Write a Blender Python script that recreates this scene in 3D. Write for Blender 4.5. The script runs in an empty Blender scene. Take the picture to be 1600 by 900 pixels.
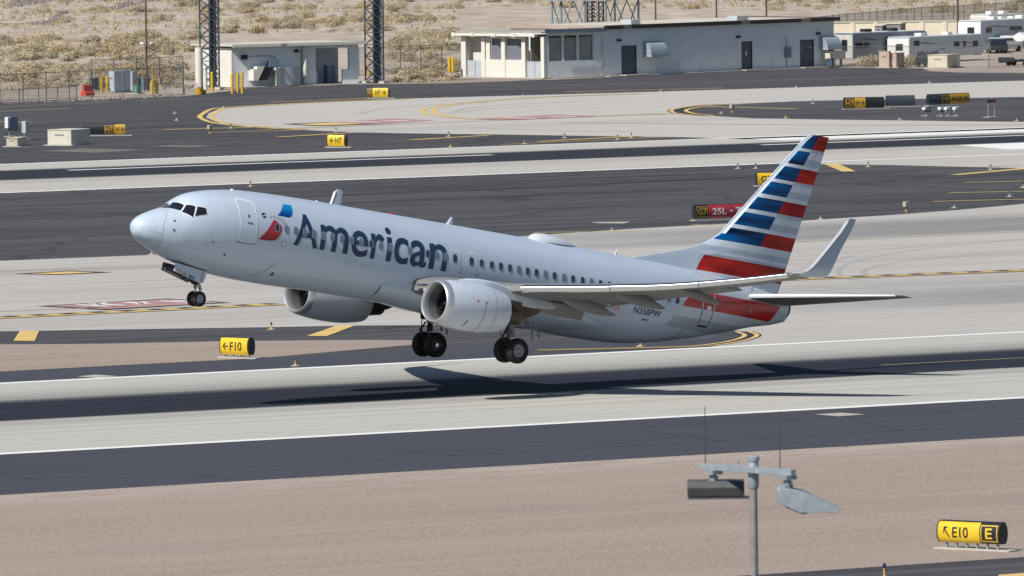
import bpy, bmesh, math, random
from mathutils import Vector, Matrix
random.seed(7)
R = math.radians
scene = bpy.context.scene
COL = scene.collection

# ---------------------------------------------------------------- camera, world, sun, exposure
F_PX = 16662.95; CAM_H = 27.8715; PIT = 0.0487366; ROL = -0.0104676; YAW = 0.6252275; CAM_Y = -387.2437
CAM_P = Vector((0, CAM_Y, CAM_H))
FW = Vector((math.sin(YAW)*math.cos(PIT), math.cos(YAW)*math.cos(PIT), -math.sin(PIT)))
RT = Vector((math.cos(YAW), -math.sin(YAW), 0)); UP = RT.cross(FW)
R2 = RT*math.cos(ROL) + UP*math.sin(ROL); U2 = -RT*math.sin(ROL) + UP*math.cos(ROL)
cd = bpy.data.cameras.new('camera'); cam = bpy.data.objects.new('camera', cd); COL.objects.link(cam)
M = Matrix((R2, U2, -FW)).transposed().to_4x4(); M.translation = CAM_P
cam.matrix_world = M
cd.sensor_width = 36; cd.lens = F_PX*36/1600; cd.clip_start = 1; cd.clip_end = 30000
cd.dof.use_dof = True; cd.dof.focus_distance = 465; cd.dof.aperture_fstop = 11
scene.camera = cam
scene.render.resolution_x = 1024; scene.render.resolution_y = 576
SUN_EL = 45; SUN_AZ = 11          # direction the light travels: mostly +X, a little +Y, down
w = bpy.data.worlds.new('World'); scene.world = w; w.use_nodes = True
nt = w.node_tree; bg = nt.nodes['Background']
sky = nt.nodes.new('ShaderNodeTexSky'); sky.sky_type = 'NISHITA'; sky.sun_disc = False
sky.sun_elevation = R(SUN_EL); sky.altitude = 340; sky.dust_density = .25; sky.air_density = 1.0; sky.ozone_density = 2.0
sdir = Vector((-math.cos(R(SUN_AZ)), -math.sin(R(SUN_AZ)), 0))   # towards the sun, horizontally
sky.sun_rotation = math.atan2(sdir.x, sdir.y)
nt.links.new(sky.outputs[0], bg.inputs[0]); bg.inputs[1].default_value = 0.062
sl = bpy.data.lights.new('sun', 'SUN'); sl.energy = 4.8; sl.angle = R(0.53); sl.color = (1, .955, .89)
so = bpy.data.objects.new('sun', sl); COL.objects.link(so)
ld = Vector((math.cos(R(SUN_AZ))*math.cos(R(SUN_EL)), math.sin(R(SUN_AZ))*math.cos(R(SUN_EL)), -math.sin(R(SUN_EL))))
so.rotation_euler = ld.to_track_quat('-Z', 'Y').to_euler(); so.location = (0, 0, 300)
vs = scene.view_settings; vs.view_transform = 'Standard'; vs.look = 'None'; vs.exposure = 0.34; vs.gamma = 1; vs.use_curve_mapping = False
scene.cycles.max_bounces = 6

# ---------------------------------------------------------------- where a sight line meets the ground or a wall
def ray(u, v):
    return (FW + R2*((u-800)/F_PX) - U2*((v-450)/F_PX))
def G(u, v, z=0.0):
    d = ray(u, v); t = (z-CAM_P.z)/d.z
    return CAM_P + d*t
def PXM(v): return (v+362)/27.87        # pixels of the 1600 px photograph per metre for a thing that stands at row v
class Wall:
    """vertical plane through two ground points; uv() gives (distance along, height)"""
    def __init__(s, a, b):
        s.a = G(*a); s.b = G(*b); s.d = (s.b-s.a); s.len = s.d.length; s.d.normalize()
        s.n = Vector((s.d.y, -s.d.x, 0)); s.rot = math.atan2(s.d.y, s.d.x)
    def uv(s, u, v):
        r = ray(u, v); t = (s.a-CAM_P).dot(s.n)/r.dot(s.n); P = CAM_P+r*t
        return (P-s.a).dot(s.d), P.z

# ---------------------------------------------------------------- materials
MATS = {}
def pm(name, base, rough=.6, metal=0, var=.12, scale=2.0, stretch=(1, 1, 1), bump=0, coord='Object', coat=0, spec=None, detail=6, second=None, smix=.5, emit=None):
    if name in MATS: return MATS[name]
    m = bpy.data.materials.new(name); m.use_nodes = True; MATS[name] = m
    t = m.node_tree; N = t.nodes; L = t.links; b = N['Principled BSDF']
    b.inputs['Roughness'].default_value = rough; b.inputs['Metallic'].default_value = metal
    if coat: b.inputs['Coat Weight'].default_value = coat; b.inputs['Coat Roughness'].default_value = .12
    if spec is not None: b.inputs['Specular IOR Level'].default_value = spec
    if emit: b.inputs['Emission Color'].default_value = (*emit, 1); b.inputs['Emission Strength'].default_value = 1
    if coord == 'World':
        g = N.new('ShaderNodeNewGeometry'); src = g.outputs['Position']
    else:
        g = N.new('ShaderNodeTexCoord'); src = g.outputs['Object']
    mp = N.new('ShaderNodeMapping'); L.new(src, mp.inputs[0]); mp.inputs['Scale'].default_value = stretch
    nz = N.new('ShaderNodeTexNoise'); L.new(mp.outputs[0], nz.inputs['Vector']); nz.inputs['Scale'].default_value = scale; nz.inputs['Detail'].default_value = detail
    cr = N.new('ShaderNodeValToRGB'); L.new(nz.outputs['Fac'], cr.inputs[0])
    lo = [max(0, c*(1-var)) for c in base]; hi = [min(1, c*(1+var)) for c in base]
    if second: hi = list(second)
    cr.color_ramp.elements[0].position = .32; cr.color_ramp.elements[1].position = .68
    cr.color_ramp.elements[0].color = (*lo, 1); cr.color_ramp.elements[1].color = (*hi, 1)
    L.new(cr.outputs[0], b.inputs['Base Color'])
    if bump:
        bp = N.new('ShaderNodeBump'); bp.inputs['Strength'].default_value = bump; bp.inputs['Distance'].default_value = .05
        L.new(nz.outputs['Fac'], bp.inputs['Height']); L.new(bp.outputs[0], b.inputs['Normal'])
    return m
def nmath(N, L, op, a, b=None, clamp=False):
    n = N.new('ShaderNodeMath'); n.operation = op; n.use_clamp = clamp
    for i, x in enumerate((a, b)):
        if x is None: continue
        if isinstance(x, (int, float)): n.inputs[i].default_value = x
        else: L.new(x, n.inputs[i])
    return n.outputs[0]
def smooth(N, L, x, a, b):
    n = N.new('ShaderNodeMapRange'); n.interpolation_type = 'SMOOTHSTEP'; L.new(x, n.inputs[0])
    n.inputs[1].default_value = a; n.inputs[2].default_value = b
    return n.outputs[0]
def noise(N, L, vec, scale, stretch, detail=5, rough=.55):
    mp = N.new('ShaderNodeMapping'); L.new(vec, mp.inputs[0]); mp.inputs['Scale'].default_value = stretch
    nz = N.new('ShaderNodeTexNoise'); L.new(mp.outputs[0], nz.inputs['Vector']); nz.inputs['Scale'].default_value = scale
    nz.inputs['Detail'].default_value = detail; nz.inputs['Roughness'].default_value = rough
    return nz.outputs['Fac']
def mixc(N, L, f, a, b):
    n = N.new('ShaderNodeMix'); n.data_type = 'RGBA'
    if isinstance(f, (int, float)): n.inputs[0].default_value = f
    else: L.new(f, n.inputs[0])
    for i, x in ((6, a), (7, b)):
        if isinstance(x, (tuple, list)): n.inputs[i].default_value = (*x, 1)
        else: L.new(x, n.inputs[i])
    return n.outputs[2]
def pavement(name, base, streak=.12, mottling=.14, rubber=None, joints=None, cracks=None, rubcol=(.022, .027, .040), patches=None, rough=.85):
    """procedural pavement in world coordinates; rubber = list of (y0, y1, edge softness, strength)"""
    m = bpy.data.materials.new(name); m.use_nodes = True; MATS[name] = m
    t = m.node_tree; N = t.nodes; L = t.links; b = N['Principled BSDF']; b.inputs['Roughness'].default_value = rough
    b.inputs['Specular IOR Level'].default_value = .08
    g = N.new('ShaderNodeNewGeometry'); P = g.outputs['Position']
    sx = N.new('ShaderNodeSeparateXYZ'); L.new(P, sx.inputs[0]); X, Y = sx.outputs[0], sx.outputs[1]
    n1 = noise(N, L, P, 1.0, (.012, .9, 1), 6, .6)       # long streaks along the direction of travel
    n2 = noise(N, L, P, .12, (.35, 1, 1), 6, .6)         # broad mottling
    n3 = noise(N, L, P, 3.0, (1, 1, 1), 3, .6)
    lo = tuple(c*(1-streak*1.6) for c in base); hi = tuple(c*(1+streak) for c in base)
    c = mixc(N, L, smooth(N, L, n1, .3, .7), lo, hi)
    c = mixc(N, L, nmath(N, L, 'MULTIPLY', smooth(N, L, n2, .45, .75), mottling*4, True), c, tuple(x*(1-mottling*1.5) for x in base))
    c = mixc(N, L, nmath(N, L, 'MULTIPLY', smooth(N, L, n3, .3, .7), .18), c, tuple(x*.82 for x in base))
    if patches:
        n5 = noise(N, L, P, .05, (.5, 1.4, 1), 4, .5)
        c = mixc(N, L, nmath(N, L, 'MULTIPLY', smooth(N, L, n5, .52, .6), patches[1]), c, patches[0])
    if joints:
        jx, jy, dark = joints
        fx = nmath(N, L, 'ABSOLUTE', nmath(N, L, 'SUBTRACT', nmath(N, L, 'FRACT', nmath(N, L, 'DIVIDE', X, jx)), .5))
        fy = nmath(N, L, 'ABSOLUTE', nmath(N, L, 'SUBTRACT', nmath(N, L, 'FRACT', nmath(N, L, 'DIVIDE', Y, jy)), .5))
        jm = nmath(N, L, 'MAXIMUM', nmath(N, L, 'LESS_THAN', fx, .05/jx), nmath(N, L, 'LESS_THAN', fy, .08/jy))
        c = mixc(N, L, nmath(N, L, 'MULTIPLY', jm, dark), c, tuple(x*.45 for x in base))
    if cracks:
        v = N.new('ShaderNodeTexVoronoi'); v.feature = 'DISTANCE_TO_EDGE'; v.inputs['Scale'].default_value = cracks[0]
        mp = N.new('ShaderNodeMapping'); L.new(P, mp.inputs[0]); mp.inputs['Scale'].default_value = (.6, 1.2, 1)
        nn = N.new('ShaderNodeTexNoise'); L.new(P, nn.inputs['Vector']); nn.inputs['Scale'].default_value = .3
        av = N.new('ShaderNodeVectorMath'); av.operation = 'MULTIPLY_ADD'; L.new(nn.outputs['Color'], av.inputs[0]); av.inputs[1].default_value = (3, 3, 0); L.new(mp.outputs[0], av.inputs[2])
        L.new(av.outputs[0], v.inputs['Vector'])
        k = nmath(N, L, 'LESS_THAN', v.outputs['Distance'], cracks[1])
        c = mixc(N, L, nmath(N, L, 'MULTIPLY', k, cracks[2]), c, (.035, .036, .04))
    for (y0, y1, e, s, *xr) in (rubber or []):
        n4 = noise(N, L, P, 1.0, (.006, 1.1, 1), 7, .7)
        yy = nmath(N, L, 'ADD', Y, nmath(N, L, 'MULTIPLY', nmath(N, L, 'SUBTRACT', n4, .5), e*2.6))
        mk = nmath(N, L, 'MULTIPLY', smooth(N, L, yy, y0-e*.35, y0+e*.35), nmath(N, L, 'SUBTRACT', 1, smooth(N, L, yy, y1-e, y1+e)))
        mk = nmath(N, L, 'MULTIPLY', mk, nmath(N, L, 'MULTIPLY', s, nmath(N, L, 'ADD', .92, nmath(N, L, 'MULTIPLY', n1, .14))), True)
        if xr: mk = nmath(N, L, 'MULTIPLY', mk, smooth(N, L, X, xr[0], xr[1]))
        c = mixc(N, L, mk, c, rubcol)
    L.new(c, b.inputs['Base Color'])
    bp = N.new('ShaderNodeBump'); bp.inputs['Strength'].default_value = .25; bp.inputs['Distance'].default_value = .02
    L.new(n3, bp.inputs['Height']); L.new(bp.outputs[0], b.inputs['Normal'])
    return m

# ---------------------------------------------------------------- mesh builder
class MB:
    def __init__(s): s.v = []; s.f = []; s.m = []; s.cur = 0
    def add(s, vs, fs, mi=None):
        o = len(s.v); s.v += [tuple(p) for p in vs]
        for f in fs: s.f.append(tuple(i+o for i in f)); s.m.append(s.cur if mi is None else mi)
        return s
    def box(s, x0, x1, y0, y1, z0, z1, mi=None, T=None):
        vs = [Vector((x, y, z)) for z in (z0, z1) for x, y in ((x0, y0), (x1, y0), (x1, y1), (x0, y1))]
        if T: vs = [T @ p for p in vs]
        return s.add(vs, [(3, 2, 1, 0), (4, 5, 6, 7), (0, 1, 5, 4), (1, 2, 6, 5), (2, 3, 7, 6), (3, 0, 4, 7)], mi)
    def tube(s, a, b, r0, r1=None, n=10, caps=True, mi=None):
        a = Vector(a); b = Vector(b); r1 = r0 if r1 is None else r1
        d = (b-a).normalized(); q = d.orthogonal().normalized(); p = d.cross(q)
        vs = []
        for c, r in ((a, r0), (b, r1)):
            for i in range(n):
                t = 2*math.pi*i/n; vs.append(c+q*math.cos(t)*r+p*math.sin(t)*r)
        fs = [(i, (i+1) % n, n+(i+1) % n, n+i) for i in range(n)]
        if caps: fs += [tuple(range(n-1, -1, -1)), tuple(range(n, 2*n))]
        return s.add(vs, fs, mi)
    def path(s, pts, r, n=8, mi=None):
        for a, b in zip(pts[:-1], pts[1:]): s.tube(a, b, r, n=n, mi=mi)
        return s
    def bar(s, a, b, wd, mi=None):
        return s.tube(a, b, wd*.707, n=4, mi=mi)
    def lathe(s, prof, axis='z', c=(0, 0, 0), n=32, mi=None, close=False, fl=None):
        """prof = [(along, radius)]"""
        vs = []; c = Vector(c)
        for (h, r) in prof:
            for i in range(n):
                t = 2*math.pi*i/n; a, b = math.cos(t)*r, math.sin(t)*r
                if fl and b < 0: b *= fl
                p = {'z': (a, b, h), 'x': (h, a, b), 'y': (b, h, a)}[axis]
                vs.append(c+Vector(p))
        k = len(prof); fs = []
        for j in range(k-1):
            for i in range(n): fs.append((j*n+i, j*n+(i+1) % n, (j+1)*n+(i+1) % n, (j+1)*n+i))
        if close: fs += [tuple(range(n-1, -1, -1)), tuple(range((k-1)*n, k*n))]
        return s.add(vs, fs, mi)
    def loft(s, rings, caps=True, mi=None, closed=True):
        n = len(rings[0]); vs = [p for r in rings for p in r]; fs = []
        for j in range(len(rings)-1):
            for i in range(n if closed else n-1): fs.append((j*n+i, j*n+(i+1) % n, (j+1)*n+(i+1) % n, (j+1)*n+i))
        if caps: fs += [tuple(range(n-1, -1, -1)), tuple(range((len(rings)-1)*n, len(rings)*n))]
        return s.add(vs, fs, mi)
    def prism(s, poly, z0, z1, mi=None):
        n = len(poly); vs = [(x, y, z0) for x, y in poly]+[(x, y, z1) for x, y in poly]
        return s.add(vs, [tuple(range(n-1, -1, -1)), tuple(range(n, 2*n))]+[(i, (i+1) % n, n+(i+1) % n, n+i) for i in range(n)], mi)
    def build(s, name, mats, parent=None, smooth_=False, loc=None, rot=None, bevel=0, fixn=True, label=None, kind=None, angle=35):
        me = bpy.data.meshes.new(name)
        me.from_pydata([tuple(p) for p in s.v], [], s.f)
        if not isinstance(mats, (list, tuple)): mats = [mats]
        for m in mats: me.materials.append(m)
        me.polygons.foreach_set('material_index', s.m)
        if fixn:
            bm = bmesh.new(); bm.from_mesh(me); bmesh.ops.recalc_face_normals(bm, faces=bm.faces); bm.to_mesh(me); bm.free()
        o = bpy.data.objects.new(name, me); COL.objects.link(o)
        if smooth_:
            me.polygons.foreach_set('use_smooth', [True]*len(me.polygons))
            me.set_sharp_from_angle(angle=R(angle))
        if bevel:
            md = o.modifiers.new('bevel', 'BEVEL'); md.width = bevel; md.segments = 2; md.limit_method = 'ANGLE'
        if parent: o.parent = parent
        if loc is not None: o.location = loc
        if rot is not None: o.rotation_euler = (0, 0, rot)
        if label: o['label'] = label
        if kind: o['kind'] = kind
        me.update()
        return o
def empty(name, label, cat, loc=(0, 0, 0), rot=0, group=None):
    o = bpy.data.objects.new(name, None); COL.objects.link(o); o.location = loc; o.rotation_euler = (0, 0, rot)
    o['label'] = label; o['category'] = cat
    if group: o['group'] = group
    o.empty_display_size = .3
    return o
def tag(o, label, cat, group=None):
    o['label'] = label; o['category'] = cat
    if group: o['group'] = group
    return o
def copy_tree(o, parent=None):
    c = o.copy(); COL.objects.link(c); c.parent = parent
    for ch in KIDS.get(o.name, []):
        copy_tree(ch, c)
    return c
KIDS = {}
def learn(root):
    def rec(o):
        KIDS[o.name] = [x for x in bpy.data.objects if x.parent == o]
        for x in KIDS[o.name]: rec(x)
    rec(root)

# ================================================================= GROUND
STEP = .004
def flat(name, polys, m, lvl, sub=None):
    """horizontal painted or paved sheets, one object; polys are world (x, y) lists"""
    b = MB()
    for p in polys: b.add([(x, y, lvl*STEP) for x, y in p], [tuple(range(len(p)))])
    o = b.build(name, m, kind='structure')
    for pl in o.data.polygons: pass
    bm = bmesh.new(); bm.from_mesh(o.data)
    for f in bm.faces:
        if f.normal.z < 0: f.normal_flip()
    bmesh.ops.triangulate(bm, faces=bm.faces, ngon_method='EAR_CLIP'); bm.to_mesh(o.data); bm.free()
    return o
def gp(L): return [tuple(G(u, v).xy) for u, v in L]
def band(pts, wd):
    """ribbon of constant real width along world points"""
    P = [Vector(p) for p in pts]; out = []
    l = []; r = []
    for i, p in enumerate(P):
        d = (P[min(i+1, len(P)-1)]-P[max(i-1, 0)]).normalized(); n = Vector((-d.y, d.x))*wd/2
        l.append(tuple(p+n)); r.append(tuple(p-n))
    return [[l[i], l[i+1], r[i+1], r[i]] for i in range(len(P)-1)]
def curve(pts, n=10):
    """Catmull-Rom through world points"""
    P = [Vector(p) for p in pts]; P = [P[0]*2-P[1]]+P+[P[-1]*2-P[-2]]; out = []
    for i in range(1, len(P)-2):
        for k in range(n):
            t = k/n; a, b, c, d = P[i-1:i+3]
            out.append(tuple(.5*((2*b)+(c-a)*t+(2*a-5*b+4*c-d)*t*t+(3*b-a-3*c+d)*t**3)))
    out.append(tuple(P[-2])); return out

# desert ground mesh: flat under the airfield, gently uneven beyond the perimeter fence
def hfun(x, y):
    k = min(1, max(0, (y-392)/50)); k = k*k*(3-2*k)
    return k*(.35*math.sin(x*.043+1.3)*math.sin(y*.031)+.5*math.sin(x*.019-y*.011+.6)+.25*math.sin(x*.11+y*.07))+max(0, (y-420))*.004*k
m_desert = pm('desert_sand', (.38, .31, .25), .95, var=.12, scale=.35, coord='World', second=(.54, .46, .385), detail=9, bump=.4)
bd = MB(); xs = [-6000, -2000, -400, 100, 300]+[350+10*i for i in range(62)]+[1050, 1300, 2500, 5000, 9000]
ys = [-3000, -900, -400, 0, 300, 360, 372]+[380+10*i for i in range(60)]+[1050, 1300, 1800, 3000, 6000, 12000]
vv = [(x, y, hfun(x, y)-.05) for y in ys for x in xs]; nx = len(xs)
bd.add(vv, [(j*nx+i, j*nx+i+1, (j+1)*nx+i+1, (j+1)*nx+i) for j in range(len(ys)-1) for i in range(nx-1)])
bd.build('desert_ground', m_desert, smooth_=True, kind='structure')

m_grav = pm('brown_gravel', (.27, .20, .16), .95, var=.2, scale=7, coord='World', stretch=(.7, 1.1, 1), second=(.44, .35, .295), detail=8, bump=.9)
def tune_gravel(m):
    t = m.node_tree; N = t.nodes; L = t.links; b = N['Principled BSDF']; src = b.inputs['Base Color'].links[0].from_socket
    g = N.new('ShaderNodeNewGeometry')
    n1 = noise(N, L, g.outputs['Position'], 1, (.012, .5, 1), 4, .6); n2 = noise(N, L, g.outputs['Position'], .12, (.4, 1, 1), 5, .6)
    c = mixc(N, L, nmath(N, L, 'MULTIPLY', smooth(N, L, n1, .45, .62), .22), src, (.46, .39, .35))
    c = mixc(N, L, nmath(N, L, 'MULTIPLY', smooth(N, L, n2, .5, .68), .22), c, (.24, .19, .17))
    n3 = noise(N, L, g.outputs['Position'], 2.2, (.25, 1, 1), 5, .7)
    c = mixc(N, L, nmath(N, L, 'MULTIPLY', smooth(N, L, n3, .55, .7), .35), c, (.20, .155, .135))
    n4 = noise(N, L, g.outputs['Position'], .035, (.5, 1, 1), 5, .6); c = mixc(N, L, nmath(N, L, 'MULTIPLY', smooth(N, L, n4, .42, .62), .3), c, (.40, .325, .28))
    sx = N.new('ShaderNodeSeparateXYZ'); L.new(g.outputs['Position'], sx.inputs[0]); n5 = noise(N, L, g.outputs['Position'], .8, (.3, 1, 1), 5, .7)
    edge = nmath(N, L, 'MULTIPLY', smooth(N, L, nmath(N, L, 'ADD', sx.outputs[1], nmath(N, L, 'MULTIPLY', n5, 5)), -46.5, -40.5), smooth(N, L, n5, .35, .6)); c = mixc(N, L, nmath(N, L, 'MULTIPLY', edge, nmath(N, L, 'MULTIPLY', nmath(N, L, 'LESS_THAN', sx.outputs[1], 0), .45)), c, (.50, .44, .40))
    L.new(c, b.inputs['Base Color'])
tune_gravel(m_grav)
m_asph = pavement('asphalt', (.090, .089, .098), .22, .20, cracks=(.045, .0075, .5), patches=((.105, .096, .102), .5))
m_asph2 = pavement('asphalt_shoulder', (.073, .078, .096), .07, .07, joints=(1e6, 9.3, .35), patches=((.064, .067, .08), .6))
m_runway = pavement('runway_concrete', (.50, .485, .445), .06, .07, rubber=[(-2.7, 9.3, 1.6, 1.0), (7, 13, 2.4, .38), (14.2, 14.9, .5, .22), (-6.2, -2.5, 2.2, .22), (-8.3, -7.7, .5, .16), (-11, -10.5, .4, .1)], joints=(11.4, 7.6, .10))
m_runway2 = pavement('far_runway_concrete', (.50, .475, .435), .05, .05, rubber=[(225.5, 240.6, 1.8, 1.0), (219, 226, 2.5, .12)], joints=(11.4, 7.6, .10), rubcol=(.030, .034, .046))
m_taxi = pavement('taxiway_concrete', (.49, .468, .44), .09, .12, rubber=[(110, 127, 4, .75, 345, 400), (108.5, 115, 2.4, .22), (84, 90, 2.2, .2, 330, 380), (43, 58, 5, .6, 318, 352), (60, 68, 4, .18)], joints=(7.6, 7.6, .12), rubcol=(.20, .20, .205))
m_taxi2 = pavement('far_taxiway_concrete', (.52, .495, .46), .05, .08, rubber=[(283, 290, 2.2, .16)], joints=(7.6, 7.6, .12), rubcol=(.2, .19, .19))
m_white = pavement('white_marking_paint', (.84, .84, .82), .05, .05, rough=.6)
m_yel = pavement('yellow_marking_paint', (.72, .52, .20), .10, .12, rough=.7)
m_yel2 = pavement('faded_yellow_paint', (.52, .40, .22), .10, .12, rough=.7)
m_red = pavement('red_marking_paint', (.48, .29, .28), .14, .2, rough=.7)
m_blk = pavement('black_marking_paint', (.05, .052, .06), .10, .10, rough=.7)
m_patch = pavement('concrete_patch', (.46, .43, .39), .1, .1)
m_dirt = pavement('dirt_verge', (.36, .30, .26), .1, .15, rough=.95)

XA, XB = -300, 2500
flat('asphalt_apron', [[(XA, -42), (XB, -42), (XB, 371.5), (XA, 371.5)]], m_asph, -2)
flat('upper_apron', [gp([(-300, 175), (0, 160.5), (150, 154.5), (290, 149.8), (366, 141), (372, 138.5), (470, 135.5), (560, 132), (610, 131), (700, 130), (800, 126.8), (850, 124.8), (945, 120.6), (1303, 105.6), (1440, 106.5), (1455, 110.5), (1520, 114), (1700, 114), (1900, 135), (-300, 200)])], m_asph, -1)
flat('runway_shoulder', [[(XA, -41.8), (XB, -41.8), (XB, -20), (XA, -20)], [(XA, 20), (XB, 20), (XB, 29.4), (XA, 29.4)]], m_asph2, -1)
flat('gravel_infield', [[(XA, -94.7), (XB, -94.7), (XB, -42), (XA, -42)]], m_grav, -1)
flat('near_taxiway_extended', [[(XA-700, -2600), (XB, -2600), (XB, -94.7), (XA-700, -94.7)]], m_asph, -1)  # taxiway asphalt, extended unseen behind the camera to cut bounce light
flat('runway', [[(XA, -21.6), (XB, -21.6), (XB, 21.6), (XA, 21.6)]], m_runway, 1)
flat('far_runway', [[(XA, 206.6), (XB, 206.6), (XB, 250.9), (XA, 250.9)]], m_runway2, 1)
# gravel wedge between the runway shoulder and the taxiway asphalt
flat('gravel_wedge', [gp([(-300, 562), (0, 538), (160, 537), (330, 533), (560, 530), (640, 531), (672, 534), (655, 538), (560, 544), (400, 560)])+[(150, 29.6), (250, 29.6)]][:0] or
     [gp([(-260, 541), (-60, 538.5), (160, 537), (330, 533.5), (560, 531), (640, 531.5), (676, 533.5), (655, 537.5), (560, 546), (400, 559.8), (200, 570), (0, 580.5), (-260, 595)])], m_grav, 0)
# taxiway concrete between the runways
tax = gp([(-300, 422), (0, 407.7), (250, 398), (520, 384), (800, 370), (1000, 357), (1130, 350), (1240, 346), (1400, 335.5), (1500, 328), (1600, 318.7), (1760, 300), (1900, 280)])
tax += [(900, 160), (1400, 160), (1400, 21.5)]
tax += gp([(1700, 513), (1250, 537), (1100, 545)])
tax += gp([(1140, 535), (1165, 529), (1172, 524), (1160, 518.5), (1120, 513), (1000, 508), (800, 507.5), (550, 509), (460, 510.8), (0, 518), (-300, 527)])
flat('taxiway', [tax], m_taxi, 2)
# far taxiway concrete with its rounded left end and the long connection on the right
ftx = gp([(322, 184), (326, 177), (345, 169), (400, 165), (500, 159.5), (640, 154), (1000, 144), (1600, 126), (1900, 117)])+gp([(1900, 196), (1600, 203.5), (1180, 218), (1070, 214.5), (960, 213), (800, 210.5), (640, 208.5), (560, 207), (480, 203.5), (400, 199), (345, 193)])
flat('far_taxiway', [ftx], m_taxi2, 1)
isl = gp([(1062, 172), (1075, 167.5), (1105, 164.5), (1150, 162.5), (1240, 158.5), (1300, 157), (1600, 151.5), (1800, 148), (1800, 188), (1600, 190.5), (1500, 189.5), (1300, 187), (1180, 185), (1100, 180.5), (1072, 176)])
flat('taxiway_island', [isl], m_asph, 2)
# upper right edge of the big island: concrete fillet beside the far runway
flat('runway_fillet', [gp([(1230, 257), (1240, 256.2), (1400, 258), (1600, 263), (1900, 268), (1900, 228), (1230, 254)])], m_runway2, 0)

def stripes(y, wd, x0=XA, x1=XB): return [(x0, y-wd/2), (x1, y-wd/2), (x1, y+wd/2), (x0, y+wd/2)]
wl = [stripes(-21.15, .95), stripes(21.15, .95), stripes(207.1, 1.0), stripes(250.3, 1.0)]
x = 448.9-36.6*3-24.4*3
k0 = 448.9
for i in range(-4, 6):
    xe = k0+i*61.0; wl.append([(xe-36.6, 236.5), (xe, 236.5), (xe, 237.4), (xe-36.6, 237.4)])
wl.append([(480, 243.0), (600, 243.0), (600, 247.6), (480, 247.6)])
wl.append(gp([(1497, 227), (1640, 221.5), (1640, 232), (1575, 234)]))
flat('white_runway_markings', wl, m_white, 3)
# yellow markings
Y = []
def chev(a, b, c, d): Y.append(gp([a, b, c, d]))
chev((21, 533), (54, 533.5), (61, 517.5), (31, 517.5)); chev((479, 525.5), (511, 525.5), (555, 508.8), (527, 508.8))
chev((1287, 256.5), (1310, 256.5), (1337, 268), (1316, 268.5)); chev((1560, 899), (1640, 893), (1700, 906), (1560, 912))
for a, b, wd in (((1491, 273.5), (1620, 262), .9), ((1507, 285.3), (1620, 283), .5), ((1482, 301.5), (1620, 299), .5), ((1458, 315.2), (1620, 311), .5),
                 ((832, 363.5), (1000, 362), .45), ((1080, 352), (1148, 351), .45), ((255, 203), (424, 198.5), .7), ((434, 214.5), (555, 207.3), .7), ((642, 219), (765, 211.5), .7), ((841, 221.5), (1000, 212.5), .7),
                 ((785, 226), (1035, 214.5), .35), ((1105, 166.8), (1243, 170.2), .6), ((884, 144), (1132, 137.8), .6), ((-20, 190), (48, 191.5), .6), ((420, 159.8), (596, 153), .5), ((0, 174.5), (110, 169), .35)):
    Y += band(gp([a, b]), wd)
# doubled yellow edge curves
def dbl(pts, off=.42, wd=.26, n=8):
    c = curve(gp(pts), n)
    P = [Vector(p) for p in c]; A = []; B = []
    for i, p in enumerate(P):
        d = (P[min(i+1, len(P)-1)]-P[max(i-1, 0)]).normalized(); nn = Vector((-d.y, d.x))
        A.append(tuple(p+nn*off)); B.append(tuple(p-nn*off))
    return band(A, wd)+band(B, wd), band(c, off*2+wd+.22)
blk = []
for pts, off, wd in (([(640, 154.5), (500, 160), (400, 165.5), (345, 169.5), (327, 177), (322, 184), (345, 192.5), (400, 198.5), (480, 203)], .46, .42),
                 ([(1000, 146.5), (860, 151.5), (760, 158), (690, 166), (668, 173.5), (690, 181.5), (740, 186), (800, 187.5)], .46, .4),
                 ([(1150, 162.7), (1105, 164.8), (1072, 169), (1060, 173), (1072, 177.5), (1105, 181)], .6, .35),
                 ([(840, 547.5), (1000, 544), (1090, 541), (1140, 535), (1165, 529), (1173, 523.5), (1160, 518.5)], .30, .24)):
    a, b = dbl(pts, off, wd); Y += a
    if off < .61: blk += (b if off != .46 else [])
Y += band(gp([(480, 203), (330, 207.5)]), .5)+band(gp([(1060, 177), (900, 182)]), .5)
flat('yellow_taxiway_markings', Y, m_yel, 5)
# faded centre lines on the concrete
Y2 = band(gp([(-100, 427), (250, 416.5)]), .3)+band(gp([(1180, 381), (1600, 362), (1800, 352)]), .35)+band(gp([(0, 487.5), (200, 479)]), .35)+band(gp([(400, 203), (1060, 177.5)]), .45)+band([(200, 6.2), (900, 6.2)], .25)[:0]+band(gp([(880, 192), (1340, 196), (1600, 195)]), .5)
Y2 += band([(303, 3.3), (700, 3.3)], .18)
flat('faded_yellow_centrelines', Y2, m_yel2, 5)
# black bordered dashed hold lines
yb = []
for a, b in (((-60, 499.5), (440, 475.3)), ((1130, 441), (1640, 421.5))):
    A, B = [Vector(p) for p in gp([a, b])]; d = (B-A); ln = d.length; d.normalize(); nn = Vector((-d.y, d.x))
    blk += band([tuple(A), tuple(B)], 2.3)
    Y_, s = [], 0
    while s < ln:
        Y_ += band([tuple(A+d*s+nn*.35), tuple(A+d*(s+.95)+nn*.35)], .9); s += 1.85
    yb += Y_+band([tuple(A-nn*.55), tuple(B-nn*.55)], .5)
blk += [gp([(22, 428.5), (90, 430), (176, 426), (110, 423)])]
yb += [gp([(45, 428.3), (90, 429), (150, 426), (108, 424.6)])]
rd = [gp([(75, 478.6), (165, 483.2), (345, 473.4), (262, 468.2)])]
blk += [gp([(58, 478.8), (165, 485), (362, 473.3), (262, 466.8)])]
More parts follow.
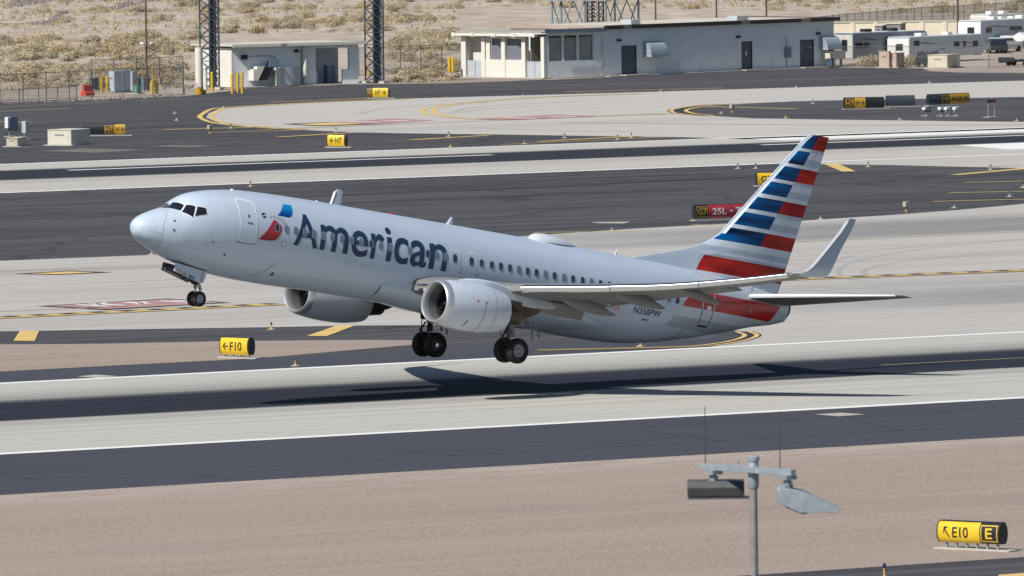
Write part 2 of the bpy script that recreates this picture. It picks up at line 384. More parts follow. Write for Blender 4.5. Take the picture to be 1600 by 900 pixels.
# far red panels
rd += [gp([(505, 192.5), (600, 194), (680, 188), (610, 185.5)]), gp([(745, 186), (800, 188), (930, 182), (870, 179)])]
blk += [gp([(440, 194), (500, 197.5), (600, 194), (520, 191)])]; yb += [gp([(462, 194.5), (500, 196.5), (570, 194), (520, 192)])]
# black borders and panels behind the yellow and red markings
flat('black_marking_borders', blk, m_blk, 4)
flat('dashed_hold_lines', yb, m_yel, 6)
flat('red_surface_signs', rd, m_red, 5)
wm = []
wm += band(gp([(120, 476.5), (170, 479.3)]), .5)+band(gp([(140, 475), (195, 477.8)]), .5)+band(gp([(165, 473.6), (150, 477)]), .4)+band(gp([(195, 472.6), (232, 475)]), .6)+band(gp([(215, 476), (225, 472)]), .4)
wm += band(gp([(250, 470.6), (300, 473.2)]), .4)+band(gp([(270, 469.8), (325, 472.3)]), .4)
wm += band(gp([(540, 190), (590, 191)]), .7)+band(gp([(600, 188.5), (640, 189.3)]), .7)+band(gp([(790, 184.5), (840, 185.2)]), .7)+band(gp([(860, 182), (900, 182.6)]), .7)
flat('white_surface_lettering', wm, m_white, 6)
# dark sealed seams in the asphalt
sm = []
for a, b, wd in (((-60, 754.5), (500, 725), .16), ((500, 725), (1000, 695.6), .16), ((1000, 695.6), (1660, 658.5), .16), ((-20, 738), (53, 748.5), .13), ((277, 737.5), (383, 750.5), .13), ((600, 700), (720, 713), .12), ((1000, 673), (1125, 688), .14), ((1326, 654), (1412, 673), .14), ((1190, 686), (1325, 698.5), .12), ((1530, 648), (1640, 660), .12), ((130, 556), (0, 563), .1)):
    sm += band(gp([a, b]), wd)
rs = random.Random(5)
for i in range(46):
    x, y = rs.uniform(300, 455), rs.uniform(138, 203); pts = [(x, y)]
    for k in range(rs.randint(3, 6)): x += rs.uniform(5, 13); y += rs.uniform(-1.6, 1.6); pts.append((x, y))
    if max(p[1] for p in pts) < 205 and min(p[1] for p in pts) > 134 and max(p[0] for p in pts) < 462: sm += band(curve(pts, 5), rs.uniform(.12, .4))
for i in range(22):
    x, y = rs.uniform(400, 470), rs.uniform(255, 330); pts = [(x, y)]
    for k in range(3): x += rs.uniform(5, 12); y += rs.uniform(-1.2, 1.2); pts.append((x, y))
    sm += band(curve(pts, 5), rs.uniform(.2, .45))
flat('asphalt_seams', sm, pavement('crack_sealant', (.058, .06, .07), .1, .1), 0)
# faint tyre scuffs curving over the taxiway concrete
tm = []
for pts in ([(1600, 374), (1450, 388), (1340, 408), (1311, 424), (1330, 437), (1400, 444)], [(1600, 392), (1470, 402), (1380, 414), (1350, 425), (1372, 436)], [(1240, 402), (1300, 396), (1400, 388), (1500, 380)], [(1250, 418), (1290, 412), (1330, 400)], [(1240, 452), (1330, 458), (1440, 466), (1600, 470)], [(1245, 447), (1350, 451), (1500, 460)],
            [(1360, 447), (1450, 442), (1600, 440)], [(1240, 377), (1400, 366), (1600, 349)], [(0, 446), (200, 440), (440, 428)], [(20, 458), (180, 452), (300, 447)], [(560, 178), (600, 170), (680, 164), (760, 160)], [(700, 178), (740, 168), (830, 162), (900, 160)], [(720, 176), (760, 170), (830, 166)], [(740, 200), (900, 205), (1040, 206)]):
    tm += band(curve(gp(pts), 10), .32)
flat('tyre_scuffs', tm, pavement('scuffed_concrete', (.395, .385, .37), .06, .08), 3)
# concrete pads and pale patches on the asphalt
pd = [gp([(922, 347.2), (985, 346.2), (975, 349.3), (935, 349)]), gp([(1272, 647.5), (1310, 650.8), (1352, 647.6), (1315, 645)]), gp([(120, 588.5), (150, 590.5), (185, 588), (150, 585.5)])]
pd2 = []
pd2 += [gp([(60, 236), (150, 239), (230, 234), (130, 232)]), gp([(230, 229.5), (300, 230.5), (340, 227.5), (270, 226.5)]), gp([(24, 228.5), (8, 230), (44, 230.6), (50, 228.8)])]
pd2 += band(gp([(-40, 171), (200, 158), (420, 152), (700, 144.5), (1000, 137), (1300, 127.5)]), .35)+band(gp([(0, 166.5), (290, 154), (400, 151)]), .9)+band(gp([(690, 136), (1100, 128.5), (1380, 119.5), (1640, 115)]), 1.1)+band(gp([(680, 140), (900, 134), (1110, 129)]), .3)
pd += [gp([(1265, 653), (1330, 650.5), (1350, 648.5), (1290, 651)])][:0]
flat('pale_concrete_patches', pd, m_patch, 2); flat('worn_asphalt_patches', pd2, pavement('worn_asphalt', (.21, .195, .18), .2, .2), 2)
flat('dirt_verge', [gp([(455, 133.2), (600, 128.8), (560, 118), (620, 112), (720, 112), (850, 123), (850, 124.5), (800, 126.8), (700, 130.3), (600, 131.5)]), gp([(1440, 111), (1540, 106), (1660, 100), (1660, 114.5), (1500, 113.5)])], m_dirt, 1)

# ================================================================= AIRLINER
# local frame of the root: +x towards the tail, -y towards the camera (port), +z up; origin between the main wheels
AX, AZ = 19.6, 3.3
air = empty('airliner', 'silver twin-engine passenger jet lifting off nose-up with red, white and blue striped tail', 'airplane', (276.7223, -0.5525, 2.0777))
air.rotation_euler = (.0121, .1682, .0716)
ST = [(-.1,-.45,-.51,.03,-.48),(-.04,-.26,-.72,.25,-.48),(.1,-.10,-.89,.45,-.48),(.43,.12,-1.11,.70,-.48),(.9,.33,-1.30,.94,-.44),(1.4,.53,-1.49,1.16,-.38),(1.8,.67,-1.61,1.31,-.32),
(2.25,1.08,-1.72,1.43,-.24),(2.7,1.33,-1.80,1.54,-.16),(3.3,1.51,-1.89,1.65,-.08),(4.0,1.65,-1.97,1.75,-.03),(5.0,1.79,-2.04,1.83,.0),(6.2,1.87,-2.08,1.87,.03),(7.5,1.91,-2.08,1.88,.05),(10,1.94,-2.03,1.88,.08),
(15,1.94,-2.03,1.88,.08),(21,1.93,-2.08,1.88,.06),(25.,1.91,-2.17,1.88,.04),(26.5,1.90,-2.15,1.87,.04),(28,1.88,-2.08,1.83,.06),(30,1.85,-1.80,1.70,.16),(32,1.79,-1.38,1.46,.34),(34,1.68,-.90,1.16,.52),(36,1.48,-.33,.80,.68),(37.2,1.30,-.08,.52,.72),(37.9,1.10,.14,.32,.68)]
def pchip(xs, ys):
    n = len(xs); h = [xs[i+1]-xs[i] for i in range(n-1)]; d = [(ys[i+1]-ys[i])/h[i] for i in range(n-1)]; m = [0]*n
    for i in range(1, n-1):
        if d[i-1]*d[i] > 0:
            w1 = 2*h[i]+h[i-1]; w2 = h[i]+2*h[i-1]; m[i] = (w1+w2)/(w1/d[i-1]+w2/d[i])
    m[0] = d[0]; m[-1] = d[-1]
    def f(x):
        x = min(max(x, xs[0]), xs[-1]); i = 0
        while i < n-2 and x > xs[i+1]: i += 1
        t = (x-xs[i])/h[i]
        return (2*t**3-3*t*t+1)*ys[i]+(t**3-2*t*t+t)*h[i]*m[i]+(-2*t**3+3*t*t)*ys[i+1]+(t**3-t*t)*h[i]*m[i+1]
    return f
_x = [s[0] for s in ST]; FT, FB, FWd, FC = [pchip(_x, [s[k] for s in ST]) for k in (1, 2, 3, 4)]
def fus(x, t, off=0):
    zt, zb, w_, zc = FT(x), FB(x), FWd(x), FC(x)
    s = math.sin(t); hz = (zt-zc) if s > 0 else (zc-zb)
    return Vector((x-AX, -(w_+off)*math.cos(t), zc+(hz+off)*s+AZ))
def fus_xz(x, z, off=.006, side=1):
    zt, zb, w_, zc = FT(x), FB(x), FWd(x), FC(x)
    hz = (zt-zc) if z > zc else (zc-zb)
    s = max(-.999, min(.999, (z-zc)/hz)); t = math.asin(s); p = fus(x, t, off)
    p.y *= side
    return p
def L3(x, y, z): return Vector((x-AX, -y, z+AZ))     # photo-fitted coordinates (aft, port, up) -> root frame

def paint(name, base, rough=.28, metal=.35, coat=.5, livery=False):
    m = bpy.data.materials.new(name); m.use_nodes = True; MATS[name] = m
    t = m.node_tree; N = t.nodes; L = t.links; b = N['Principled BSDF']
    b.inputs['Roughness'].default_value = rough; b.inputs['Metallic'].default_value = metal
    b.inputs['Coat Weight'].default_value = coat; b.inputs['Coat Roughness'].default_value = .08
    tc = N.new('ShaderNodeTexCoord'); P = tc.outputs['Object']
    sx = N.new('ShaderNodeSeparateXYZ'); L.new(P, sx.inputs[0]); X, Z = sx.outputs[0], sx.outputs[2]
    n1 = noise(N, L, P, 1.2, (.25, 1, 1.6), 5, .6)
    c = mixc(N, L, nmath(N, L, 'MULTIPLY', smooth(N, L, n1, .35, .75), .35), base, tuple(k*.86 for k in base))
    # skin panel joints
    def seam(v, pitch, wd, off=0):
        f = nmath(N, L, 'ABSOLUTE', nmath(N, L, 'SUBTRACT', nmath(N, L, 'FRACT', nmath(N, L, 'DIVIDE', nmath(N, L, 'ADD', v, off), pitch)), .5))
        return nmath(N, L, 'LESS_THAN', f, wd/pitch/2)
    if livery:
        sm = nmath(N, L, 'MAXIMUM', seam(X, 2.54, .035), seam(Z, 1.02, .018, .33))
        c = mixc(N, L, nmath(N, L, 'MULTIPLY', sm, .2), c, (.22, .25, .29)); c = mixc(N, L, nmath(N, L, 'MULTIPLY', nmath(N, L, 'MAXIMUM', seam(X, .508, .012, .2), seam(Z, .34, .009, .1)), .07), c, (.2, .23, .28))
        gr = smooth(N, L, noise(N, L, P, 1, (.22, 1, 2.2), 7, .68), .55, .8); c = mixc(N, L, nmath(N, L, 'MULTIPLY', gr, .22), c, (.33, .34, .35))
        x = nmath(N, L, 'ADD', X, AX); z = nmath(N, L, 'SUBTRACT', Z, AZ)
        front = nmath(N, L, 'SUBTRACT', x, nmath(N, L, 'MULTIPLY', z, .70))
        def zone(z0, z1, f0, f1):
            a = nmath(N, L, 'MULTIPLY', nmath(N, L, 'GREATER_THAN', z, z0), nmath(N, L, 'LESS_THAN', z, z1))
            bq = nmath(N, L, 'MULTIPLY', nmath(N, L, 'GREATER_THAN', front, f0), nmath(N, L, 'LESS_THAN', front, f1))
            return nmath(N, L, 'MULTIPLY', a, bq)
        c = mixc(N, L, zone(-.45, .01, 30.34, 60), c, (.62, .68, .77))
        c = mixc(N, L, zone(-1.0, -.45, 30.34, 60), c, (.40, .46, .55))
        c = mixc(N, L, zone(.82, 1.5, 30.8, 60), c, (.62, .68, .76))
        red = mixc(N, L, smooth(N, L, noise(N, L, P, 1.5, (.3, 1, 3), 4, .6), .4, .6), (.56, .016, .016), (.38, .010, .014))
        c = mixc(N, L, zone(0.01, .80, 30.34, 36.68), c, red)
        met = nmath(N, L, 'SUBTRACT', metal, nmath(N, L, 'MULTIPLY', zone(0.01, .80, 30.34, 36.68), metal))
        L.new(met, b.inputs['Metallic'])
    L.new(c, b.inputs['Base Color'])
    return m
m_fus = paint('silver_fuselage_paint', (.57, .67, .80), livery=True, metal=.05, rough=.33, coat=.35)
m_skin = paint('silver_paint', (.57, .67, .80), metal=.05, rough=.33, coat=.35)
m_nac = paint('nacelle_paint', (.64, .71, .81), metal=.05, rough=.38)
m_lip = pm('satin_inlet_lip', (.72, .74, .78), .38, .75, var=.04)
m_slat = pm('polished_leading_edge', (.88, .89, .90), .20, 1.0, var=.03)
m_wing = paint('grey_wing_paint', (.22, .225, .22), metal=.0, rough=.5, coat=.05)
m_dark = pm('dark_cavity', (.02, .021, .024), .8, var=.3)
m_glass = pm('cockpit_glass', (.012, .016, .022), .06, var=.2, spec=.9)
m_wframe = pm('window_surround', (.34, .43, .54), .4, .2, var=.05)
m_pane = pm('cabin_window_pane', (.02, .03, .05), .08, var=.3, spec=.8)
m_shade = pm('closed_window_shade', (.16, .21, .29), .35, var=.08)
m_text = pm('navy_grey_lettering', (.016, .042, .10), .4, var=.12)
m_reg = pm('dark_lettering', (.02, .03, .055), .4, var=.1)
m_red = MATS['red_marking_paint']
m_ared = pm('red_livery_paint', (.48, .016, .02), .28, var=.22, scale=1.2, stretch=(.3, 1, 3), coat=.5)
m_tire = pm('black_tyre_rubber', (.014, .014, .016), .75, var=.3, scale=6)
m_rim = pm('grey_wheel_rim', (.36, .37, .39), .45, .4, var=.12, scale=6)
m_rimd = pm('dark_wheel_rim', (.05, .052, .06), .5, .4, var=.2, scale=6)
m_gear = pm('grey_gear_metal', (.24, .25, .27), .45, .4, var=.3, scale=5)
m_geard = pm('dark_gear_metal', (.035, .036, .04), .55, .4, var=.4, scale=5)
m_chrome = pm('bright_oleo', (.75, .76, .78), .15, 1, var=.03)
m_fan = pm('dark_fan_blades', (.05, .052, .06), .35, .7, var=.2)
m_core = pm('scorched_exhaust_metal', (.12, .095, .08), .45, .7, var=.3)
m_line = pm('white_outline', (.85, .87, .90), .4, var=.02)
m_thin = pm('dark_seam', (.07, .08, .10), .6, var=.05)

# ---- fuselage
b = MB(); xs = [-.1, -.09, -.07, -.04, 0, .05, .1, .18, .3, .43, .6, .75, .9, 1.1, 1.3, 1.5, 1.65, 1.8, 1.95, 2.1, 2.25, 2.45, 2.7, 3, 3.3, 3.65, 4, 4.5, 5, 5.6, 6.2, 6.8, 7.5]
xs += [8.5+i for i in range(17)]+[25+.5*i for i in range(26)]+[37.9]
xs = sorted(set(xs)); NT = 72
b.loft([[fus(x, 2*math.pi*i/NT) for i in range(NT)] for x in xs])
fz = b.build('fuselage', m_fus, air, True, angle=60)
def on_fus(name, polys, m, parent, off=.006, cut=.10, label=None, side=1):
    """flat outline(s) in (x, z) laid on the port skin"""
    bm = bmesh.new()
    for poly in polys:
        vs = [bm.verts.new((x, 0, z)) for x, z in poly]; bm.faces.new(vs)
    return drape(name, bm, m, parent, off, cut, label, side)
def drape(name, bm, m, parent, off, cut=.1, label=None, side=1):
    zs = [v.co.z for v in bm.verts]; xs_ = [v.co.x for v in bm.verts]
    for lo, hi, ax in ((min(zs), max(zs), 2), (min(xs_), max(xs_), 0)):
        st = cut if ax == 2 else .5; k = lo+st
        while k < hi:
            n = Vector((0, 0, 1)) if ax == 2 else Vector((1, 0, 0)); c = n*k
            bmesh.ops.bisect_plane(bm, geom=bm.verts[:]+bm.edges[:]+bm.faces[:], plane_co=c, plane_no=n); k += st
    bmesh.ops.triangulate(bm, faces=bm.faces)
    for v in bm.verts: v.co = fus_xz(v.co.x, v.co.z, off, side)
    for f in bm.faces:
        if f.normal.y > 0: f.normal_flip()
    bm.normal_update()
    for f in bm.faces:
        if f.normal.y*side > 0: f.normal_flip()
    me = bpy.data.meshes.new(name); bm.to_mesh(me); bm.free(); me.materials.append(m)
    me.polygons.foreach_set('use_smooth', [True]*len(me.polygons))
    o = bpy.data.objects.new(name, me); COL.objects.link(o); o.parent = parent
    if label: o['label'] = label
    return o
def rrect(x0, x1, z0, z1, r, sk=0, n=4):
    out = []
    for cx, cz, a in ((x1-r, z1-r, 0), (x0+r, z1-r, 90), (x0+r, z0+r, 180), (x1-r, z0+r, 270)):
        for i in range(n+1):
            t = R(a+90*i/n); px, pz = cx+r*math.cos(t), cz+r*math.sin(t); out.append((px+sk*(pz-z0), pz))
    return out
def outline(name, poly, wd, m, parent, closed=True, off=.008):
    P = [Vector((x, z)) for x, z in poly]; n = len(P); polys = []
    rng = range(n) if closed else range(n-1)
    L_, R_ = [], []
    for i in range(n):
        a = P[i-1] if (closed or i) else P[i]; c = P[(i+1) % n] if (closed or i < n-1) else P[i]
        d = (c-a).normalized(); nn = Vector((-d.y, d.x))*wd/2; L_.append(P[i]+nn); R_.append(P[i]-nn)
    for i in rng:
        j = (i+1) % n; polys.append([tuple(L_[i]), tuple(L_[j]), tuple(R_[j]), tuple(R_[i])])
    return on_fus(name, polys, m, parent, off, cut=.12)
# cockpit glazing (port side and the port half of the front), each pane with a pale frame
ck = [[(1.975, .772), (2.02, .708), (1.755, .452), (1.27, .463)], [(2.08, .735), (2.355, .738), (2.10, .235), (1.765, .42)], [(2.41, .725), (2.70, .735), (2.80, .66), (2.79, .50), (2.72, .44), (2.20, .285)]]
# the first pane wraps round the nose, so it is given by angle instead of height
def on_fus_t(name, quad, m, parent, off=.01, n=8, side=1, label=None):
    """quad: four (x, t) corners, t the angle round the section"""
    b = MB(); vs = []
    for i in range(n+1):
        for j in range(n+1):
            u, v = i/n, j/n
            a = (quad[0][0]*(1-u)+quad[1][0]*u, quad[0][1]*(1-u)+quad[1][1]*u); c = (quad[3][0]*(1-u)+quad[2][0]*u, quad[3][1]*(1-u)+quad[2][1]*u)
            x, t = a[0]*(1-v)+c[0]*v, a[1]*(1-v)+c[1]*v; p = fus(x, t, off); p.y *= side; vs.append(p)
    b.add(vs, [(i*(n+1)+j, (i+1)*(n+1)+j, (i+1)*(n+1)+j+1, i*(n+1)+j+1) for i in range(n) for j in range(n)])
    return b.build(name, m, parent, True, fixn=False, label=label)
def ang(x, z, y=None):
    zt, zb, w_, zc = FT(x), FB(x), FWd(x), FC(x)
    if y is not None: return math.atan2((z-zc)/(zt-zc), y/w_)
    return math.asin(max(-1, min(1, (z-zc)/(zt-zc))))
def grow(q, k):
    cx = sum(p[0] for p in q)/4; ct = sum(p[1] for p in q)/4
    return [(cx+(p[0]-cx)*k, ct+(p[1]-ct)*k) for p in q]
panes = [[(1.975, ang(1.975, .78, -.10)), (2.03, ang(2.03, .712, .66)), (1.765, ang(1.765, .452, .79)), (1.275, ang(1.275, .47, .06))],
         [(2.075, ang(2.075, .737, .735)), (2.36, ang(2.36, .737, 1.05)), (2.11, ang(2.11, .222, 1.28)), (1.78, ang(1.78, .415, .86))],
         [(2.425, ang(2.425, .728, 1.09)), (2.775, ang(2.775, .715, 1.27)), (2.755, ang(2.755, .446, 1.42)), (2.205, ang(2.205, .285, 1.29))]]
for sd in (1, -1):
    for i, q in enumerate(panes):
        if sd == -1 and i == 0: q = [(1.90, ang(1.90, .72, .17)), q[1], q[2], (1.36, ang(1.36, .46, .16))]
        g = on_fus_t('cockpit_window_frame', grow(q, 1.13), m_line, air, .009, side=sd)
        on_fus_t('cockpit_window', q, m_glass, g, .02, side=sd)
# radome joint and small probes
m_seamL = pm('faint_seam', (.30, .34, .40), .6, var=.05)
outline('radome_joint', [(1.24, .43), (1.05, .1), (.88, -.24), (.86, -.6), (.90, -.9), (1.02, -1.2), (1.1, -1.33)], .014, m_seamL, air, False)
on_fus('radome_strip', [[(.1, -.55), (.88, -.70), (.88, -.71), (.1, -.56)]], m_seamL, air, .008)
for x, z in ((1.32, -.02), (1.28, -.42), (4.0, -1.15), (2.9, -.85), (7.0, -1.62), (3.2, -.7)):
    bb = MB(); p = fus_xz(x, z, 0); n = Vector((0, p.y, p.z-AZ)).normalized(); bb.tube(p, p+n*.05+Vector((.03, 0, 0)), .05 if x != 7.0 else .12, .03, n=10); bb.build('sensor_probe', m_thin if z != -.85 else m_gear, air)
# passenger windows
WX = [6.41, 6.93, 7.45, 7.97, 8.49, 9.01, 9.53, 10.08, 10.63, 11.20, 11.76, 12.31, 12.84, 13.98, 15.03, 15.56, 16.06, 18.16, 18.76, 19.29, 19.83, 20.36, 20.87, 21.39, 21.93, 22.46, 23.03, 23.56, 24.13, 24.66, 25.2, 25.73, 26.26, 26.8, 27.33, 27.86, 28.4, 28.93, 29.46, 29.99]
DARKW = {6.41, 11.76, 15.03, 18.16, 18.76, 19.29, 19.83, 20.87, 21.39, 22.46, 23.56, 24.13, 25.2, 25.73, 29.99}
for x in WX:
    z = .375-(x-6.4)*.0022+(0 if x < 29 else -.12)
    f = on_fus('cabin_window', [rrect(x-.12, x+.135, z-.185, z+.185, .10)], m_wframe, air, .016, cut=.2)
    on_fus('window_pane', [rrect(x-.095, x+.085, z-.155, z+.155, .08)], m_pane if x in DARKW else m_shade, f, .022, cut=.2)
# doors
def door(name, x0, x1, z0, z1, r, wd, lab, sill=None, sk=0):
    d = on_fus(name, [rrect(x0, x1, z0, z1, r, sk)], m_skin, air, .008, label=lab)
    outline('door_outline', rrect(x0, x1, z0, z1, r, sk, 5), wd, m_line, d, off=.012)
    return d
d1 = door('passenger_door', 4.40, 5.30, -.47, 1.36, .13, .055, 'forward cabin door with white outline')
on_fus('door_window', [rrect(4.84, 4.93, .60, .74, .04)], m_pane, d1, .014)
on_fus('door_handle', [rrect(4.78, 5.10, .33, .41, .03)], m_gear, d1, .014)
on_fus('door_sill', [[(4.32, -.42), (4.40, -.50), (5.30, -.49), (5.40, -.38), (5.33, -.53), (4.40, -.56)]], m_gear, d1, .014)
for x0, lab in ((16.34, 'forward overwing exit hatch'), (17.30, 'rear overwing exit hatch')):
    d = door('emergency_exit', x0, x0+.56, -.29, .74, .14, .04, lab)
    f = on_fus('exit_window', [rrect(x0+.14, x0+.40, .15, .56, .1)], m_wframe, d, .016)
    on_fus('exit_vent', [rrect(x0+.14, x0+.40, .63, .68, .02)], m_line, d, .016)
    on_fus('exit_pane', [rrect(x0+.16, x0+.37, .18, .52, .085)], m_pane, d, .026)
    on_fus('exit_sensor', [rrect(x0+.62, x0+.70, -.26, -.20, .03)], m_thin, d, .016)
d4 = on_fus('rear_service_door', [rrect(31.80, 32.42, -.72, .98, .1)], m_fus, air, .004, label='aft cabin door crossing the red band')
outline('door_outline', [(31.74, .98), (31.72, .3), (31.72, .02)], .05, m_line, d4, False, .012); outline('door_outline', [(32.44, .98), (32.48, .3), (32.50, .02)], .05, m_line, d4, False, .012)
outline('door_outline', [(31.72, .02), (31.76, -.4), (31.84, -.72), (32.46, -.70), (32.50, -.3), (32.50, .02)], .035, m_thin, d4, False, .012)
on_fus('door_sill', [[(31.82, -.78), (32.48, -.76), (32.50, -.68), (31.80, -.70)]], m_reg, d4, .013)
on_fus('door_handle', [rrect(32.02, 32.32, .02, .20, .05)], m_line, d4, .012); on_fus('door_window', [rrect(32.02, 32.12, .42, .58, .03)], m_gear, d4, .012)
outline('cargo_door_seam', [(30.45, -1.72), (30.9, -1.35), (31.1, -1.0)], .03, m_thin, air, False); outline('cargo_door_seam', [(6.1, -1.85), (6.55, -1.5), (6.8, -1.15)], .02, m_thin, air, False)
# round marks near the forward door
def disc(cx, cz, r, n=16): return [(cx+r*math.cos(2*math.pi*i/n), cz+r*math.sin(2*math.pi*i/n)) for i in range(n)]
q = on_fus('round_emblem', [disc(5.72, .82, .115)], m_reg, air, .008); on_fus('emblem_stroke', [[(5.64, .80), (5.80, .84), (5.80, .80), (5.64, .77)]], m_line, q, .014)
q = on_fus('static_port', [disc(6.88, -.29, .13)], m_wframe, air, .008); on_fus('port_centre', [disc(6.88, -.29, .09)], m_line, q, .014)
# bird emblem: blue upper wing, red lower wing, pale head between them
def grad(name, c0, c1, z0, z1):
    m = bpy.data.materials.new(name); m.use_nodes = True; t = m.node_tree; N = t.nodes; L = t.links; b_ = N['Principled BSDF']; b_.inputs['Roughness'].default_value = .3; b_.inputs['Coat Weight'].default_value = .5
    tc = N.new('ShaderNodeTexCoord'); sx = N.new('ShaderNodeSeparateXYZ'); L.new(tc.outputs['Object'], sx.inputs[0])
    L.new(mixc(N, L, smooth(N, L, sx.outputs[2], z0+AZ, z1+AZ), c0, c1), b_.inputs['Base Color']); return m
em = on_fus('airline_emblem', [[(6.50, .93), (6.72, 1.10), (6.95, 1.36), (7.04, 1.45), (7.12, 1.485), (7.54, 1.50), (7.48, 1.30), (7.36, 1.06), (7.26, .96), (7.12, .915), (6.8, .915)]], grad('blue_emblem_paint', (.0, .045, .23), (.0, .30, .66), .92, 1.5), air, .008, label='blue and red bird emblem with a pale head')
on_fus('emblem_lower_wing', [[(5.46, -.25), (5.75, .05), (6.0, .37), (6.20, .66), (6.28, .71), (6.48, .62), (6.64, .50), (6.70, .36), (6.64, .16), (6.50, -.07), (6.36, -.19), (6.20, -.23), (5.8, -.26)]], grad('red_emblem_paint', (.30, .008, .015), (.52, .02, .03), -.25, .5), em, .008)
on_fus('emblem_head', [[(5.98, .76), (6.04, .83), (6.2, .88), (6.5, .86), (6.8, .81), (6.92, .68), (6.93, .50), (6.86, .36), (6.80, .35), (6.78, .50), (6.68, .63), (6.5, .73), (6.3, .79), (6.12, .78)]], pm('emblem_head_grey', (.56, .60, .65), .3, .3, var=.15), em, .008)
# lettering
def glyph_bm(ch, bold):
    cu = bpy.data.curves.new('t', 'FONT'); cu.body = ch; cu.size = 1; cu.offset = bold; cu.resolution_u = 6; cu.fill_mode = 'FRONT'
    o = bpy.data.objects.new('t', cu); COL.objects.link(o)
    dg = bpy.context.evaluated_depsgraph_get(); me = bpy.data.meshes.new_from_object(o.evaluated_get(dg))
    bm = bmesh.new(); bm.from_mesh(me)
    bpy.data.objects.remove(o); bpy.data.curves.remove(cu); bpy.data.meshes.remove(me)
    bmesh.ops.remove_doubles(bm, verts=bm.verts, dist=1e-5)
    return bm
def fit_glyph(ch, x0, x1, z0, z1, bold=.022, keep=None):
    bm = glyph_bm(ch, bold); xs_ = [v.co.x for v in bm.verts]; ys_ = [v.co.y for v in bm.verts]
    a, c, d, e = min(xs_), max(xs_), min(ys_), max(ys_)
    for v in bm.verts: v.co = (x0+(v.co.x-a)/(c-a)*(x1-x0), 0, z0+(v.co.y-d)/(e-d)*(z1-z0))
    return bm
NAME = [('A', 7.40, 8.76, -.25, 1.17), ('m', 8.88, 10.47, -.26, .86), ('e', 10.62, 11.60, -.29, .86), ('r', 11.77, 12.52, -.27, .86), ('i', 12.66, 12.98, -.27, 1.22), ('c', 13.09, 13.93, -.30, .87), ('a', 14.04, 14.99, -.30, .87), ('n', 15.15, 16.17, -.29, .87)]
for ch, x0, x1, z0, z1 in NAME:
    drape('fuselage_letter', fit_glyph(ch, x0, x1, z0, z1, .014), m_text, air, .011, .12)
def text_on(name, s, x0, x1, z0, z1, m, parent, bold=.004, sk=0):
    bm = fit_glyph(s, x0, x1, z0, z1, bold)
    return drape(name, bm, m, parent, .009, .12)
text_on('registration', 'N358PW', 27.42, 29.12, -.70, -.40, m_reg, air, .012)
text_on('fleet_number', '3PW', 28.04, 28.50, -.97, -.85, m_reg, air, .006)
fl = on_fus('flag', [[(25.98, -.68), (26.57, -.68), (26.57, -.38), (25.98, -.38)]], m_line, air, .008)
for i in range(7):
    za = -.38-.3/13*(2*i); on_fus('flag_stripe', [[(25.98 if i > 3 else 26.22, za-.3/13), (26.57, za-.3/13), (26.57, za), (25.98 if i > 3 else 26.22, za)]], m_ared, fl, .012)
on_fus('flag_canton', [[(25.98, -.54), (26.22, -.54), (26.22, -.38), (25.98, -.38)]], m_reg, fl, .013)
# aerials, dome, beacons
b = MB(); b.loft([[L3(x+s*.0, y*.5, z) for x, y, z in ((17.33, 0, 1.90), (17.5, .07, 1.90), (17.78, 0, 1.90), (17.5, -.07, 1.90))], [L3(x, y*.3, z) for x, y, z in ((17.62, 0, 2.28), (17.66, .05, 2.28), (17.72, 0, 2.28), (17.66, -.05, 2.28))]] if False else
   [[L3(17.33, 0, 1.90), L3(17.5, .04, 1.90), L3(17.78, 0, 1.90), L3(17.5, -.04, 1.90)], [L3(17.60, 0, 2.27), L3(17.65, .02, 2.28), L3(17.73, 0, 2.30), L3(17.65, -.02, 2.28)]])
b.build('blade_antenna', m_line, air)
b = MB(); b.loft([[L3(27.33, 0, 1.84), L3(27.4, .03, 1.84), L3(27.52, 0, 1.84), L3(27.4, -.03, 1.84)], [L3(27.50, 0, 2.12), L3(27.53, .02, 2.12), L3(27.60, 0, 2.13), L3(27.53, -.02, 2.12)]]); b.build('blade_antenna', m_line, air)
b = MB(); b.loft([[L3(15.6, .8, -1.93), L3(15.75, .84, -1.93), L3(16.0, .8, -1.93), L3(15.75, .76, -1.93)], [L3(15.8, .8, -2.22), L3(15.87, .82, -2.25), L3(16.0, .8, -2.25), L3(15.87, .78, -2.25)]]); b.build('blade_antenna', m_gear, air)
b = MB(); rings = []
for i in range(13):
    t = i/12; x = 22.2+2.85*t; h = .40*math.sin(math.pi*t**.62)**.7 if 0 < t < 1 else 0.0
    rings.append([L3(x, .62*math.sin(math.pi*t)**.5*math.cos(a)+0, 1.86+h*math.sin(a)) for a in [math.pi*k/12 for k in range(13)]])
b.loft(rings, closed=False); b.build('satellite_dome', pm('pale_dome', (.62, .67, .74), .35, var=.03), air, True)
b = MB(); b.lathe([(-.1, .13), (.02, .13), (.07, .09), (.1, .0)], 'z', L3(14.2, 0, 1.93)); b.build('beacon', pm('red_beacon', (.35, .03, .03), .3), air, True)
b = MB(); b.lathe([(-.1, .1), (.03, .08), (.05, .0)], 'z', L3(5.1, 0, 1.80)); b.build('crown_fairing', m_line, air, True)
b = MB(); b.lathe([(-.1, .1), (.03, .08), (.05, .0)], 'z', L3(9.9, 0, 1.93)); b.build('crown_fairing', m_line, air, True)
